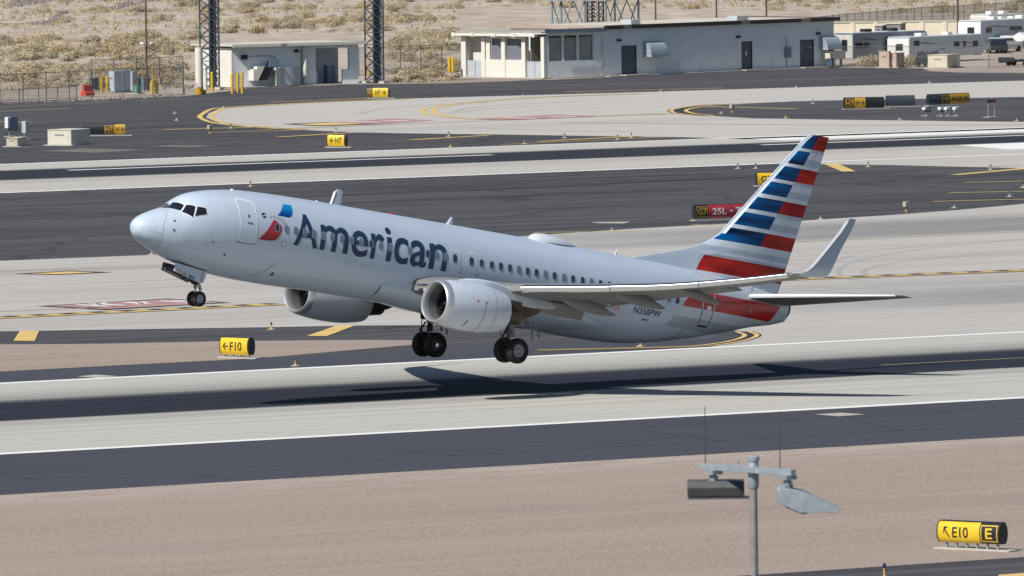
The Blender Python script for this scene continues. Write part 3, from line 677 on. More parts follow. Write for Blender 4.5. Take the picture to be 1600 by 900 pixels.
# tail cone outlet and tail skid
b = MB(); rs_ = [[Vector((x-AX+(.10*math.sin(t)), -r_*.30*math.cos(t), .62+AZ+r_*.46*math.sin(t))) for t in [2*math.pi*k/24 for k in range(24)]] for x, r_ in ((37.84, 1.0), (38.0, .93), (38.07, .80), (37.9, .55))]
b.loft(rs_, caps=False); b.build('tail_cone', pm('burnt_tail_ring', (.05, .045, .045), .5, .4), air, True, angle=50)
b = MB(); b.lathe([(37.9-AX, .20), (38.12-AX, .19), (37.95-AX, .16)], 'x', (0, 0, .63+AZ), n=20, close=True); b.build('exhaust_pipe', m_dark, air, True)
b = MB(); b.loft([[L3(x, s*w_, FB(x)+.05-d) for s, d in ((-1, 0), (-1, h), (1, h), (1, 0))] for x, w_, h in ((31.8, .05, .0), (32.6, .13, .10), (33.6, .14, .16), (34.3, .05, .04))]); b.build('tail_skid', m_skin, air)
# belly and wing root fairing
b = MB(); rings = []
for i in range(25):
    t = i/24; x = 13.0+13.0*t; e = math.sin(math.pi*min(1, t/.30)/2)**2*math.sin(math.pi*min(1, (1-t)/.34)/2)**2
    rings.append([Vector((x-AX, -(1.48+.48*e)*math.cos(a), -1.05+AZ+(-(.93+.20*e))*abs(math.sin(a))**.8)) for a in [math.pi*k/24 for k in range(25)]])
b.loft(rings, closed=False, caps=False); b.build('belly_fairing', m_skin, air, True, angle=60)

# ---- wings
def lerp(tab, y):
    if y <= tab[0][0]: return tab[0][1]
    for (a, p), (c, q) in zip(tab[:-1], tab[1:]):
        if y <= c: return p+(q-p)*(y-a)/(c-a)
    return tab[-1][1]
LE = [(0, 13.3), (1.6, 14.35), (2.2, 14.85), (4.4, 16.93), (5.6, 17.57), (16.9, 23.56)]
TE = [(0, 22.1), (5.9, 22.45), (16.9, 25.1)]
ZL = [(0, -1.25), (1.9, -1.13), (4.4, -.86), (6.2, -.60), (8.2, -.37), (10, -.13), (11.5, .08), (13, .36), (15, .78), (16.9, 1.23)]
ZT = [(0, -1.35), (1.9, -1.12), (5.9, -.68), (8, -.30), (10, .06), (13, .57), (16.9, 1.34)]
TC = [(0, .145), (4.5, .128), (8, .115), (16.9, .10)]
def af(n=16):
    return [.5-.5*math.cos(math.pi*i/n) for i in range(n+1)]
def thick(x): return 5*(.2969*math.sqrt(max(x, 0))-.126*x-.3516*x*x+.2843*x**3-.1036*x**4)
def wsec(y, x0=0., x1=1., n=16, dz=0, dx=0):
    """closed ring of the wing section between chord fractions x0..x1 at span y (port)"""
    le, te, zl, zt, tc = lerp(LE, y), lerp(TE, y), lerp(ZL, y), lerp(ZT, y), lerp(TC, y)
    c = te-le; up, lo = [], []
    for k in af(n):
        x = x0+(x1-x0)*k; h = thick(x)*tc*c; cam_ = (zt-zl)*x
        up.append((le+c*x+dx, zl+cam_+h*1.08+.012*c*math.sin(math.pi*x)+dz)); lo.append((le+c*x+dx, zl+cam_-h*.92+.012*c*math.sin(math.pi*x)+dz))
    ring = up+lo[::-1]
    return [L3(x, y, z) for x, z in ring]
def mirror(b, side):
    if side == -1: b.v = [(x, -y, z) for x, y, z in b.v]
    return b
for side, lab in ((1, 'near wing reaching towards the camera'), (-1, 'far wing beyond the fuselage')):
    b = MB(); ys = [1.2, 2, 3, 4.4, 5.2, 5.9, 7, 8, 9, 10, 11.5, 13, 14, 15, 16, 16.9]
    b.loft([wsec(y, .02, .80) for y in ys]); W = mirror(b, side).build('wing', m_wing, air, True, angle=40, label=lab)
    # slats, polished
    for y0, y1 in ((5.62, 9.30), (9.33, 12.95), (12.98, 16.55)):
        b = MB(); sg = [y0+(y1-y0)*i/6 for i in range(7)]
        def slat(y):
            le, te, zl, tc = lerp(LE, y), lerp(TE, y), lerp(ZL, y), lerp(TC, y); c = te-le; h = .205-.006*(y-5)
            P = [(.42, .115), (.25, h*.93), (.10, h*.72), (.02, h*.30), (0, 0), (.03, -h*.55), (.10, -h), (.16, -h*1.02), (.16, -h*.6), (.22, .02)]
            return [L3(le-.13+px, y, zl+pz-.02) for px, pz in P]
        b.loft([slat(y) for y in sg]); mirror(b, side).build('slat', m_slat, W, True, angle=50)
    b = MB(); b.loft([[L3(lerp(LE, y)-.10+dx, y, lerp(ZL, y)+dz) for dx, dz in ((.5, .14), (.15, .12), (0, 0), (.1, -.1), (.5, -.05))] for y in (1.9, 2.6, 3.3, 4.1)])
    mirror(b, side).build('inboard_leading_edge', m_slat, W, True, angle=50)
    b = MB(); b.loft([[L3(x, y, z) for x, z in ((lerp(LE, y)+.12, -1.22+(y-2)*.1), (lerp(LE, y)-.02, -1.24+(y-2)*.1), (lerp(LE, y)+.18, -1.62+(y-2)*.1), (lerp(LE, y)+.25, -1.60+(y-2)*.1))] for y in (2.15, 4.0)])
    mirror(b, side).build('krueger_flap', m_line, W)
    # flaps
    for y0, y1, drop in ((1.95, 5.75, .16), (6.1, 12.6, .14)):
        b = MB(); rs = []
        for y in [y0+(y1-y0)*i/6 for i in range(7)]:
            te, le = lerp(TE, y), lerp(LE, y); c = te-le; z = lerp(ZT, y); f = min(c*.26, 1.35)
            rs.append([L3(x_, y, zz) for x_, zz in ((te-f, z+.10), (te-f*.55, z+.13-drop*.15), (te+.22, z-drop*.8), (te+.22, z-drop*.8-.02), (te-f*.5, z-drop*.55-.07), (te-f*.95, z-drop*.25-.12), (te-f*1.06, z-.06))])
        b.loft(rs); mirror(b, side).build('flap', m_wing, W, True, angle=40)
    b = MB(); rs = []
    for y in (12.68, 14.5, 16.5):
        te = lerp(TE, y); z = lerp(ZT, y); c = te-lerp(LE, y); rs.append([L3(te-c*.205, y, z+.055), L3(te, y, z+.01), L3(te, y, z-.01), L3(te-c*.205, y, z-.055)])
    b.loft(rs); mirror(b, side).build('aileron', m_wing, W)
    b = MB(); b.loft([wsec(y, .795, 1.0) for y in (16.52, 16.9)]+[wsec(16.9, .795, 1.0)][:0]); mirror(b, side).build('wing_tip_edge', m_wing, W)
    # blended winglet
    b = MB(); path = [(16.7, 23.43, 1.62, 1.20), (16.95, 23.60, 1.52, 1.26), (17.14, 23.78, 1.38, 1.38), (17.26, 23.94, 1.24, 1.56), (17.36, 24.14, 1.08, 1.86), (17.54, 24.55, .80, 2.55), (17.73, 24.98, .60, 3.30), (17.85, 25.20, .49, 3.80), (17.88, 25.32, .38, 3.93)]
    rs = []
    for i, (y, le, c, z) in enumerate(path):
        y2, z2 = path[min(i+1, len(path)-1)][0]-path[max(i-1, 0)][0], path[min(i+1, len(path)-1)][3]-path[max(i-1, 0)][3]
        l = math.hypot(y2, z2); ny, nz = -z2/l, y2/l; ring = []; xs_ = af(8)
        for k in xs_: h = thick(k)*.10*c; ring.append(L3(le+c*k, y+ny*h, z+nz*h+.0))
        for k in xs_[::-1]: h = -thick(k)*.08*c; ring.append(L3(le+c*k, y+ny*h, z+nz*h))
        rs.append(ring)
    b.loft(rs); wg = mirror(b, side).build('winglet', m_skin, W, True, angle=50)
    b = MB(); rs = []
    for (y, le, c, z) in path[:-1]:
        rs.append([L3(le-.05, y, z), L3(le+.05, y-.05, z+.03), L3(le+.05, y+.05, z-.03)])
    b.loft(rs); mirror(b, side).build('winglet_leading_edge', m_line, wg)
    # flap track fairings
    for y, xa, xb, za, zb, rr in ((5.9, 19.6, 22.95, -.86, -1.22, .25), (8.6, 20.3, 23.45, -.40, -.74, .23), (11.6, 21.6, 24.1, .02, -.34, .17)):
        b = MB(); rs = []
        for i in range(13):
            t = i/12; x = xa+(xb-xa)*t; s = (math.sin(math.pi*t**.75)**.75 if 0 < t < 1 else .01); hz = rr*1.25*s; zc = za+(zb-za)*t**1.4
            rs.append([L3(x, y+rr*.62*s*math.cos(a), zc+hz*math.sin(a)) for a in [2*math.pi*k/12 for k in range(12)]])
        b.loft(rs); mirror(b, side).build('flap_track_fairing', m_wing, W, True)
    # lower inboard flap corner / fairing near the gear
    b = MB(); b.loft([[L3(18.2, 4.95, -1.15), L3(18.2, 4.7, -1.15), L3(18.2, 4.8, -1.4)], [L3(20.2, 5.0, -1.05), L3(20.2, 4.6, -1.05), L3(20.2, 4.8, -1.62)], [L3(21.9, 4.88, -1.2), L3(21.9, 4.72, -1.2), L3(21.9, 4.8, -1.62)]])
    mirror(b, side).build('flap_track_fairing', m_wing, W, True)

# ---- fin and rudder: stripes are separate face materials cut at their true heights
m_fblue = pm('blue_tail_paint', (.0, .016, .075), .25, var=.3, scale=.9, stretch=(.35, 1, 4.2), second=(.0, .115, .36), spec=.2, detail=2)
m_fred = pm('red_tail_paint', (.30, .008, .014), .25, var=.25, scale=.8, stretch=(.5, 1, 2.5), second=(.74, .03, .02), spec=.25, detail=3)
m_fwht = pm('pale_tail_paint', (.74, .82, .93), .28, .05, var=.04, coat=.5); m_fgr1 = pm('grey_tail_paint', (.50, .58, .70), .28, .05, var=.05, coat=.5); m_fgr2 = pm('mid_grey_tail_paint', (.60, .68, .80), .28, .05, var=.05, coat=.5)
FLE = [(1.3, 26.9), (1.75, 27.9), (1.98, 28.9), (2.46, 30.76), (2.81, 31.87), (3.17, 32.78), (3.62, 33.42), (8.70, 37.88), (8.86, 38.12)]
FTE = [(1.3, 37.38), (8.86, 39.32)]; FH = [(1.3, 36.15), (8.86, 38.93)]; FD = [(1.3, 33.5), (1.85, 32.11), (2.56, 32.6), (2.561, 33.0), (3.34, 35.80), (8.86, 38.68)]
bands = []      # (z0, z1, material ahead of the diagonal, material behind)
z = 8.86
# rows from the tip down: blue | aft colour
aft = ['R', 'G', 'R', 'G', 'R', 'G', 'R']
rows = [(8.86, 8.16, 'R'), (8.02, 7.365, 'G'), (7.21, 6.56, 'R'), (6.40, 5.78, 'G'), (5.595, 4.99, 'R'), (4.81, 4.18, 'G'), (4.00, 3.36, 'R')]
edges = []
for i, (a, c, col) in enumerate(rows):
    edges.append((c, a, 'B', col))
    if i < 6: edges.append((rows[i+1][0], c, 'W', 'Rx' if rows[i][2] == 'R' and False else None))
SL = []
for i, (a, c, col) in enumerate(rows):
    SL.append((c, a, 'B', 'R' if col == 'R' else 'G2'))
    if i < 6:
        n0 = rows[i+1][0]; SL.append((n0, c, 'W', 'G1' if col == 'R' else 'W'))
SL += [(3.05, 3.36, 'W', 'W'), (2.80, 3.05, 'G1', 'G1'), (2.56, 2.80, 'G2', 'G2'), (1.83, 2.56, 'S', 'R'), (1.3, 1.83, 'S', 'W')]
# split the grey rows in two tones
S2 = []
for (a, c, p, q_) in SL:
    if q_ == 'G2': m_ = (a+c)/2; S2 += [(m_, c, p, 'W'), (a, m_, p, 'G1')]
    else: S2.append((a, c, p, q_))
MI = {'B': 0, 'R': 1, 'W': 2, 'G1': 3, 'G2': 4, 'S': 5, 'E': 6}
FM = [m_fblue, m_fred, m_fwht, m_fgr1, m_fgr2, m_skin, pm('pale_fin_edge', (.72, .82, .95), .3)]
def ftk(x, z):
    le = lerp([(1.3, 31.4), (8.86, 38.12)], z); te = lerp(FTE, z); c = te-le
    if x < le+.02*c:
        l0 = lerp(FLE, z); return .02+.10*max(0, (x-l0))/max(.3, le-l0+.02*c)*(1 if z < 3.6 else .3)*c/5
    return thick((x-le)/c)*.10*c+.012
def fin_panel(fr, to, cols_fn, name, parent, n_sub=1):
    b = MB()
    for (a, c, p, q_) in S2:
        nz = max(1, int((c-a)/.35+.5))
        for k in range(nz):
            z0, z1 = a+(c-a)*k/nz, a+(c-a)*(k+1)/nz
            C0, C1 = cols_fn(z0), cols_fn(z1)
            for i in range(len(C0)-1):
                if C0[i+1][0]-C0[i][0] < 1e-4 and C1[i+1][0]-C1[i][0] < 1e-4: continue
                zone = C0[i][1]; mi = MI['E'] if zone == 'E' else MI[p] if zone == 'P' else MI[q_]
                for s in (1, -1):
                    vs = [L3(x, s*t_, zz) for x, t_, zz in ((C0[i][0], ftk(C0[i][0], z0), z0), (C0[i+1][0], ftk(C0[i+1][0], z0), z0), (C1[i+1][0], ftk(C1[i+1][0], z1), z1), (C1[i][0], ftk(C1[i][0], z1), z1))]
                    b.add(vs, [(0, 1, 2, 3) if s == 1 else (3, 2, 1, 0)], mi)
            for xx in (C0[-1][0],):
                t0, t1 = ftk(C0[-1][0], z0), ftk(C1[-1][0], z1); b.add([L3(C0[-1][0], t0, z0), L3(C0[-1][0], -t0, z0), L3(C1[-1][0], -t1, z1), L3(C1[-1][0], t1, z1)], [(0, 1, 2, 3)], MI[q_])
            t0, t1 = ftk(C0[0][0], z0), ftk(C1[0][0], z1); b.add([L3(C0[0][0], t0, z0), L3(C0[0][0], -t0, z0), L3(C1[0][0], -t1, z1), L3(C1[0][0], t1, z1)], [(3, 2, 1, 0)], MI['E'] if name == 'fin' else MI[q_])
    zt = S2[0][1]; C = cols_fn(zt)
    b.add([L3(x, ftk(x, zt), zt) for x, _ in C]+[L3(x, -ftk(x, zt), zt) for x, _ in C[::-1]], [tuple(range(2*len(C)))], MI['R'] if name == 'rudder' else MI['B'])
    o = b.build(name, FM, parent, False, fixn=False)
    bm = bmesh.new(); bm.from_mesh(o.data); bmesh.ops.remove_doubles(bm, verts=bm.verts, dist=.0005); bm.to_mesh(o.data); bm.free()
    o.data.polygons.foreach_set('use_smooth', [True]*len(o.data.polygons)); o.data.set_sharp_from_angle(angle=R(30))
    return o
def cols_fin(z):
    le, h, d = lerp(FLE, z), lerp(FH, z)-.007, lerp(FD, z); d = min(max(d, le+.30), h)
    e = le+.10; e2 = le+.22
    if z < 3.5: e2 = e = le+.04
    out = [(le, 'E'), (e, 'E' if z > 3.5 else 'P')]
    if z > 3.5: out.append((e2, 'P'))
    else: out.append((e2, 'P'))
    out += [(e2+(d-e2)*i/6, 'P') for i in range(1, 6)]+[(d, 'Q')]+[(d+(h-d)*i/4, 'Q') for i in range(1, 5)]
    return out
def cols_rud(z):
    h, te, d = lerp(FH, z)+.007, lerp(FTE, z), lerp(FD, z); d = min(max(d, h), te)
    return [(h, 'P'), (d, 'Q')]+[(d+(te-d)*i/4, 'Q') for i in range(1, 5)]
fin_panel(0, 1, cols_fin, 'fin', air); fin_panel(0, 1, cols_rud, 'rudder', air)
# ---- tailplanes
for side in (1, -1):
    b = MB(); rs = []
    for i in range(9):
        y = .35+(7.12-.35)*i/8; t = (y-.9)/6.2; le = 34.85+(38.42-34.85)*t; te = 38.05+(39.25-38.05)*t; c = te-le; z = .98+.76*t; ring = []
        for k in af(10): h = thick(k)*.085*c; ring.append(L3(le+c*k, y, z+h*.85))
        for k in af(10)[::-1]: h = thick(k)*.085*c; ring.append(L3(le+c*k, y, z-h*1.1))
        rs.append(ring)
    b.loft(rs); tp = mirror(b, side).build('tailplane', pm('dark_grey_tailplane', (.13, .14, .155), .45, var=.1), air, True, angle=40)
    b = MB(); rs = []
    for i in range(7):
        y = .95+(6.95-.95)*i/6; t = (y-.9)/6.2; le = 34.85+(38.42-34.85)*t; z = .98+.76*t; r_ = .135-.07*t
        rs.append([L3(le+.14, y, z+r_*.95), L3(le+.02, y, z+r_*.6), L3(le-.03, y, z), L3(le+.02, y, z-r_*.55), L3(le+.14, y, z+.0)])
    b.loft(rs); mirror(b, side).build('tailplane_leading_edge', m_line, tp, True, angle=60)
    b = MB(); b.tube(L3(35.1, .93, .2), L3(35.1, .93, .55), .045); b.tube(L3(35.0, .93, 1.25), L3(35.0, .93, 1.45), .04); mirror(b, side).build('pitch_seal_marking', m_gear, tp)

# ---- engines and pylons
for side, lab in ((1, 'near engine under the port wing'), (-1, 'far engine half hidden below the fuselage')):
    yc, zc = 4.83, -1.86
    C0 = L3(0, yc*side, zc); C0.x = 0
    def lz(prof, n=48, fl=.95): return MB().lathe([(h-AX, r) for h, r in prof], 'x', (0, C0.y, C0.z), n, fl=None)
    outer = [(13.62, 1.00), (13.9, 1.045), (14.4, 1.085), (15.0, 1.105), (15.6, 1.09), (16.2, 1.035), (16.7, .95), (17.05, .87), (17.05, .84), (16.6, .84)]
    e = lz(outer).build('engine_nacelle', m_nac, air, True, angle=50, label=lab)
    lip = lz([(13.62, 1.002), (13.5, .985), (13.38, .95), (13.31, .905), (13.29, .87), (13.33, .83), (13.45, .80), (13.62, .785)]); lip.build('inlet_lip', m_lip, e, True, angle=60)
    lz([(13.62, .785), (13.8, .775), (14.1, .785)]).build('inlet_duct', pm('shade_darkened_inlet_duct', (.20, .205, .215), .4, .3, var=.08), e, True)  # liner colour darkened to paint in the shade inside the inlet
    lz([(14.1, .785), (14.4, .787)]).build('fan_case', pm('shade_darkened_fan_case', (.07, .072, .078), .45, .4, var=.1), e, True)  # deeper section coloured darker still, shade put into the colour
    bb = MB(); bb.lathe([(14.42-AX, .79), (14.43-AX, .0)], 'x', (0, C0.y, C0.z), 32)
    bb.build('fan_disc', m_dark, e)
    bb = MB()
    for i in range(24):
        a = 2*math.pi*i/24; pts = []
        for r_, tw, ch in ((.22, .15, .10), (.5, .5, .115), (.775, .9, .13)):
            for s in (-1, 1):
                ax = s*ch*math.cos(tw); tt = s*ch*math.sin(tw)/r_; pts.append(Vector((14.26-AX+ax*.6, C0.y+r_*math.cos(a+tt), C0.z+r_*math.sin(a+tt))))
        bb.add(pts, [(0, 1, 3, 2), (2, 3, 5, 4)])
    bb.build('fan_blades', m_fan, e, True)
    bb = MB(); bb.lathe([(13.82-AX, .0), (13.9-AX, .06), (14.08-AX, .15), (14.28-AX, .225), (14.4-AX, .23)], 'x', (0, C0.y, C0.z), 24); bb.build('fan_spinner', m_geard, e, True)
    lz([(16.4, .62), (17.3, .56), (17.9, .46), (18.15, .42), (18.15, .39), (17.8, .38)]).build('core_nozzle', m_core, e, True)
    lz([(17.8, .33), (18.2, .25), (18.65, .05), (18.7, 0)]).build('exhaust_plug', m_core, e, True)
    bb = MB(); bb.lathe([(15.02-AX, 1.0925), (15.035-AX, 1.0925)], 'x', (0, C0.y, C0.z), 48)
    # red warning line, a thin hoop strip on the lower outboard side, and two small decals
    m_wr = pm('red_warning_line', (.42, .04, .06), .4)
    def hoop(x, r_, a0, a1, wd, name, m):
        q = MB(); n = 24; vs = []
        for i in range(n+1):
            a = R(a0+(a1-a0)*i/n)
            for dx in (0, wd): vs.append((x+dx-AX, C0.y-side*r_*math.cos(a), C0.z+r_*math.sin(a)))
        q.add(vs, [(2*i, 2*i+1, 2*i+3, 2*i+2) for i in range(n)]); return q.build(name, m, e)
    hoop(15.35, 1.104, 12, -78, .025, 'warning_line', m_wr); hoop(15.34, 1.106, 16, 12, .10, 'warning_decal', m_wr); hoop(14.86, 1.108, 17, 12, .09, 'warning_decal', m_wr)
    hoop(16.05, 1.056, 75, -80, .012, 'cowl_seam', m_thin); hoop(14.55, 1.10, -35, -55, .05, 'drain_port', m_thin)
    # pylon
    b = MB(); rs = []
    for x, w_, zt, zb in ((14.55, .03, -.73, -.80), (15.0, .12, -.62, -.85), (15.6, .19, -.56, -1.0), (16.3, .22, -.56, -1.25), (17.0, .23, -.66, -1.35), (17.8, .22, -.8, -1.42), (18.8, .2, -.95, -1.45), (19.9, .14, -1.0, -1.35), (20.8, .03, -1.02, -1.15)):
        rs.append([L3(x, yc+dx, zz) for dx, zz in ((-w_, zb), (-w_, zt-.08), (-w_*.5, zt), (w_*.5, zt), (w_, zt-.08), (w_, zb))])
    b.loft(rs); mirror(b, side).build('engine_pylon', m_nac if side == 1 else m_skin, air, True, angle=50)
    b = MB(); rs = []
    for x, w_, zt, zb in ((16.9, .16, -1.2, -1.5), (17.6, .24, -1.25, -1.95), (18.4, .20, -1.3, -2.0), (19.3, .1, -1.35, -1.6)):
        rs.append([L3(x, yc+dx, zz) for dx, zz in ((-w_, zb), (-w_, zt), (w_, zt), (w_, zb))])
    b.loft(rs); mirror(b, side).build('pylon_heat_shield', m_core, air, True, angle=50)

# ---- landing gear
def wheel(parent, x, y, z, r, wd, rimm, out, hub=True):
    b = MB(); h = wd/2
    b.lathe([(-h*.55, r*.56), (-h*.8, r*.60), (-h, r*.74), (-h*.93, r*.90), (-h*.6, r*.985), (-h*.2, r), (h*.2, r), (h*.6, r*.985), (h*.93, r*.90), (h, r*.74), (h*.8, r*.60), (h*.55, r*.56)], 'y', L3(x, y, z), 36)
    for g_ in (-.35, 0, .35): b.lathe([(g_*h-.012, r*.992), (g_*h, r*.975), (g_*h+.012, r*.992)], 'y', L3(x, y, z), 36)
    b.build('tyre', m_tire, parent, True, angle=50)
    b = MB(); k = -out     # root frame: port is -y
    b.lathe([(k*h*.60, r*.575), (k*h*.72, r*.52), (k*h*.45, r*.46), (k*h*.40, r*.30), (k*h*.62, r*.24), (k*h*.78, r*.14), (k*h*.80, 0)], 'y', L3(x, y, z), 32)
    b.lathe([(-k*h*.60, r*.575), (-k*h*.3, r*.46), (-k*h*.28, 0)], 'y', L3(x, y, z), 24)
    for i in range(8):
        a = 2*math.pi*i/8; p = L3(x+math.cos(a)*r*.37, y, z+math.sin(a)*r*.37); b.tube(p+Vector((0, k*h*.38, 0)), p+Vector((0, k*h*.5, 0)), r*.05, n=8)
    b.build('wheel_rim', rimm, parent, True, angle=40)
g = bpy.data.objects.new('nose_landing_gear', None); COL.objects.link(g); g.parent = air; g.location = L3(3.86, 0, -3.17)
def sub(parent_empty):     # shapes are in the root frame, so cancel the empty's own offset
    return parent_empty
g.location = (0, 0, 0)
for y in (.2, -.2): wheel(g, 3.9, y, -3.17, .343, .2, m_rim, 1 if y > 0 else -1)
b = MB(); b.tube(L3(3.66, 0, -1.9), L3(3.76, 0, -2.72), .085); b.build('shock_strut', m_gear, g, True)
b = MB(); b.tube(L3(3.76, 0, -2.7), L3(3.88, 0, -3.17), .052); b.tube(L3(3.88, -.2, -3.17), L3(3.88, .2, -3.17), .05); b.build('oleo_piston', m_chrome, g, True)
b = MB(); b.path([L3(3.82, 0, -2.45), L3(4.05, 0, -2.78), L3(4.0, 0, -3.08)], .035); b.path([L3(3.86, .06, -2.4), L3(4.08, .06, -2.75)], .025); b.tube(L3(3.7, -.2, -2.5), L3(3.7, .2, -2.5), .06); b.tube(L3(3.5, .1, -2.35), L3(3.5, -.1, -2.35), .08); b.build('torque_link', m_geard, g)
b = MB(); b.tube(L3(3.7, 0, -2.4), L3(2.6, 0, -2.0), .05); b.tube(L3(3.35, .12, -2.42), L3(3.62, .12, -2.55), .06); b.build('drag_brace', m_geard, g)
for s in (1, -1):
    y0, y1 = .42*s, .47*s; b = MB()
    P = [(2.17, -1.78), (2.12, -2.15), (2.22, -2.17), (3.62, -2.50), (3.82, -2.44), (3.92, -2.02), (3.9, -1.96)]
    b.loft([[L3(x, y0, z) for x, z in P], [L3(x, y1, z) for x, z in P]]); dd = b.build('nose_gear_door', m_skin if s == 1 else m_gear, g)
    if s == 1:
        b = MB(); b.loft([[L3(x, .474, z) for x, z in ((3.70, -1.98), (3.73, -1.98), (3.66, -2.485), (3.63, -2.49))], [L3(x, .48, z) for x, z in ((3.70, -1.98), (3.73, -1.98), (3.66, -2.485), (3.63, -2.49))]]); b.build('door_red_stripe', m_ared, dd)
        for s_, x0, x1, z0, z1, mm in (('7B-8', 2.22, 2.78, -2.19, -2.02, pm('orange_lettering', (.62, .33, .04), .5)), ('3PW', 2.93, 3.28, -2.34, -2.19, m_reg)):
            bm = fit_glyph(s_, x0, x1, z0, z1, .012)
            for v in bm.verts: v.co = L3(v.co.x, .485, v.co.z-(v.co.x-x0)*.22)
            me = bpy.data.meshes.new('door_number'); bm.to_mesh(me); bm.free(); me.materials.append(mm); o = bpy.data.objects.new('door_number', me); COL.objects.link(o); o.parent = dd
b = MB(); b.box(2.15-AX, 3.95-AX, -.4, .4, -1.99+AZ, -1.93+AZ); b.build('nose_gear_bay', m_dark, g)
b = MB()
for k in range(3): b.path([L3(2.2+.15*k, -.40, -1.85), L3(2.25+.15*k, -.40, -2.1)], .02)
b.tube(L3(2.2, -.40, -2.1), L3(3.6, -.40, -2.42), .025); b.build('door_linkage', m_chrome, g)
for side in (1, -1):
    g = bpy.data.objects.new('main_landing_gear', None); COL.objects.link(g); g.parent = air
    g['label'] = 'near main gear with pale hubcap on the outer wheel' if side == 1 else 'far main gear with dark wheels'
    xw, zw = (19.66, -3.33)
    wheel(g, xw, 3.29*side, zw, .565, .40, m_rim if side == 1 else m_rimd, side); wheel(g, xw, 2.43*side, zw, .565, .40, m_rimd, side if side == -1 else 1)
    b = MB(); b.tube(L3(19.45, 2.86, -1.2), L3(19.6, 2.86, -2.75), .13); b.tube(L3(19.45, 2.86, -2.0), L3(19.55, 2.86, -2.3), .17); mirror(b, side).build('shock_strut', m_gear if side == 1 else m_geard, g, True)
    b = MB(); b.tube(L3(19.6, 2.86, -2.7), L3(xw, 2.86, zw), .085); b.tube(L3(xw, 2.3, zw), L3(xw, 3.4, zw), .09); mirror(b, side).build('oleo_piston', m_chrome, g, True)
    b = MB(); b.tube(L3(19.5, 2.8, -2.3), L3(19.5, 1.5, -1.5), .06); b.tube(L3(19.45, 2.8, -1.9), L3(18.7, 2.3, -1.4), .05); b.path([L3(19.3, 2.86, -2.35), L3(19.05, 2.9, -2.75), L3(19.45, 2.86, -3.2)], .045)
    for k in range(7): b.tube(L3(19.2+.05*k, 2.7+.05*(k % 3), -1.6-.2*k), L3(19.35, 2.75, -1.85-.2*k), .035, n=6)
    b.path([L3(19.3, 3.0, -1.9), L3(19.2, 3.05, -2.4), L3(19.3, 3.0, -2.9), L3(19.5, 3.05, -3.2)], .022); b.path([L3(19.3, 2.6, -1.9), L3(19.15, 2.55, -2.5), L3(19.35, 2.6, -3.1)], .022)
    mirror(b, side).build('brake_lines_and_braces', m_geard, g)
    b = MB(); b.path([L3(19.75, 3.0, -2.3), L3(20.0, 3.0, -1.95), L3(20.35, 3.0, -1.98), L3(20.62, 3.0, -2.3), L3(20.72, 3.0, -2.75)], .045); b.loft([[L3(20.3, 3.35, -1.95), L3(20.42, 3.35, -1.95), L3(20.8, 3.4, -2.6), L3(20.7, 3.4, -2.62)], [L3(20.3, 3.38, -1.95), L3(20.42, 3.38, -1.95), L3(20.8, 3.43, -2.6), L3(20.7, 3.43, -2.62)]]); mirror(b, side).build('wing_gear_door', m_gear, g)
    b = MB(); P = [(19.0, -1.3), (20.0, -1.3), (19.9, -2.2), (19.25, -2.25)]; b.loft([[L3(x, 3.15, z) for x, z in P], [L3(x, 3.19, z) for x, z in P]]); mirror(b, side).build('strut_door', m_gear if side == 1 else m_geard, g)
    b = MB(); b.lathe([(-.02, .60), (0, .60), (.02, .60)], 'z', L3(19.6, 1.15*side, -2.12), 24, close=True); b.build('wheel_well', m_dark, g)
bpy.context.view_layer.update()

# ================================================================= SIGNS
m_sy = pm('sign_yellow', (.78, .52, .02), .45, var=.10, scale=1.2, stretch=(1, 1, 1))
m_sydim = pm('sign_yellow_worn', (.52, .31, .02), .5, var=.12, scale=1.2)
m_sk = pm('sign_black', (.018, .02, .026), .45, var=.2)
m_sblue = pm('sign_back_slate', (.045, .06, .078), .5, var=.12)
m_sr = pm('sign_red', (.42, .035, .055), .45, var=.1)
m_sw = pm('sign_white', (.75, .75, .74), .5, var=.04)
m_conc = pm('pad_concrete', (.50, .47, .42), .9, var=.1, scale=3)
m_galv = pm('galvanised_steel', (.42, .46, .48), .45, .5, var=.12, scale=6)
def arrow_pts(kind):
    # unit-box arrow polygons pointing left / right / up-left
    L_ = [[(0, .5), (.42, .95), (.55, .82), (.30, .57), (1, .57), (1, .43), (.30, .43), (.55, .18), (.42, .05)]]
    if kind == '<': return L_
    if kind == '>': return [[(1-x, y) for x, y in p] for p in L_]
    return [[(0, 1), (.62, 1), (.62, .84), (.28, .82), (1, .12), (.88, 0), (.17, .70), (.16, .38), (0, .38)]]
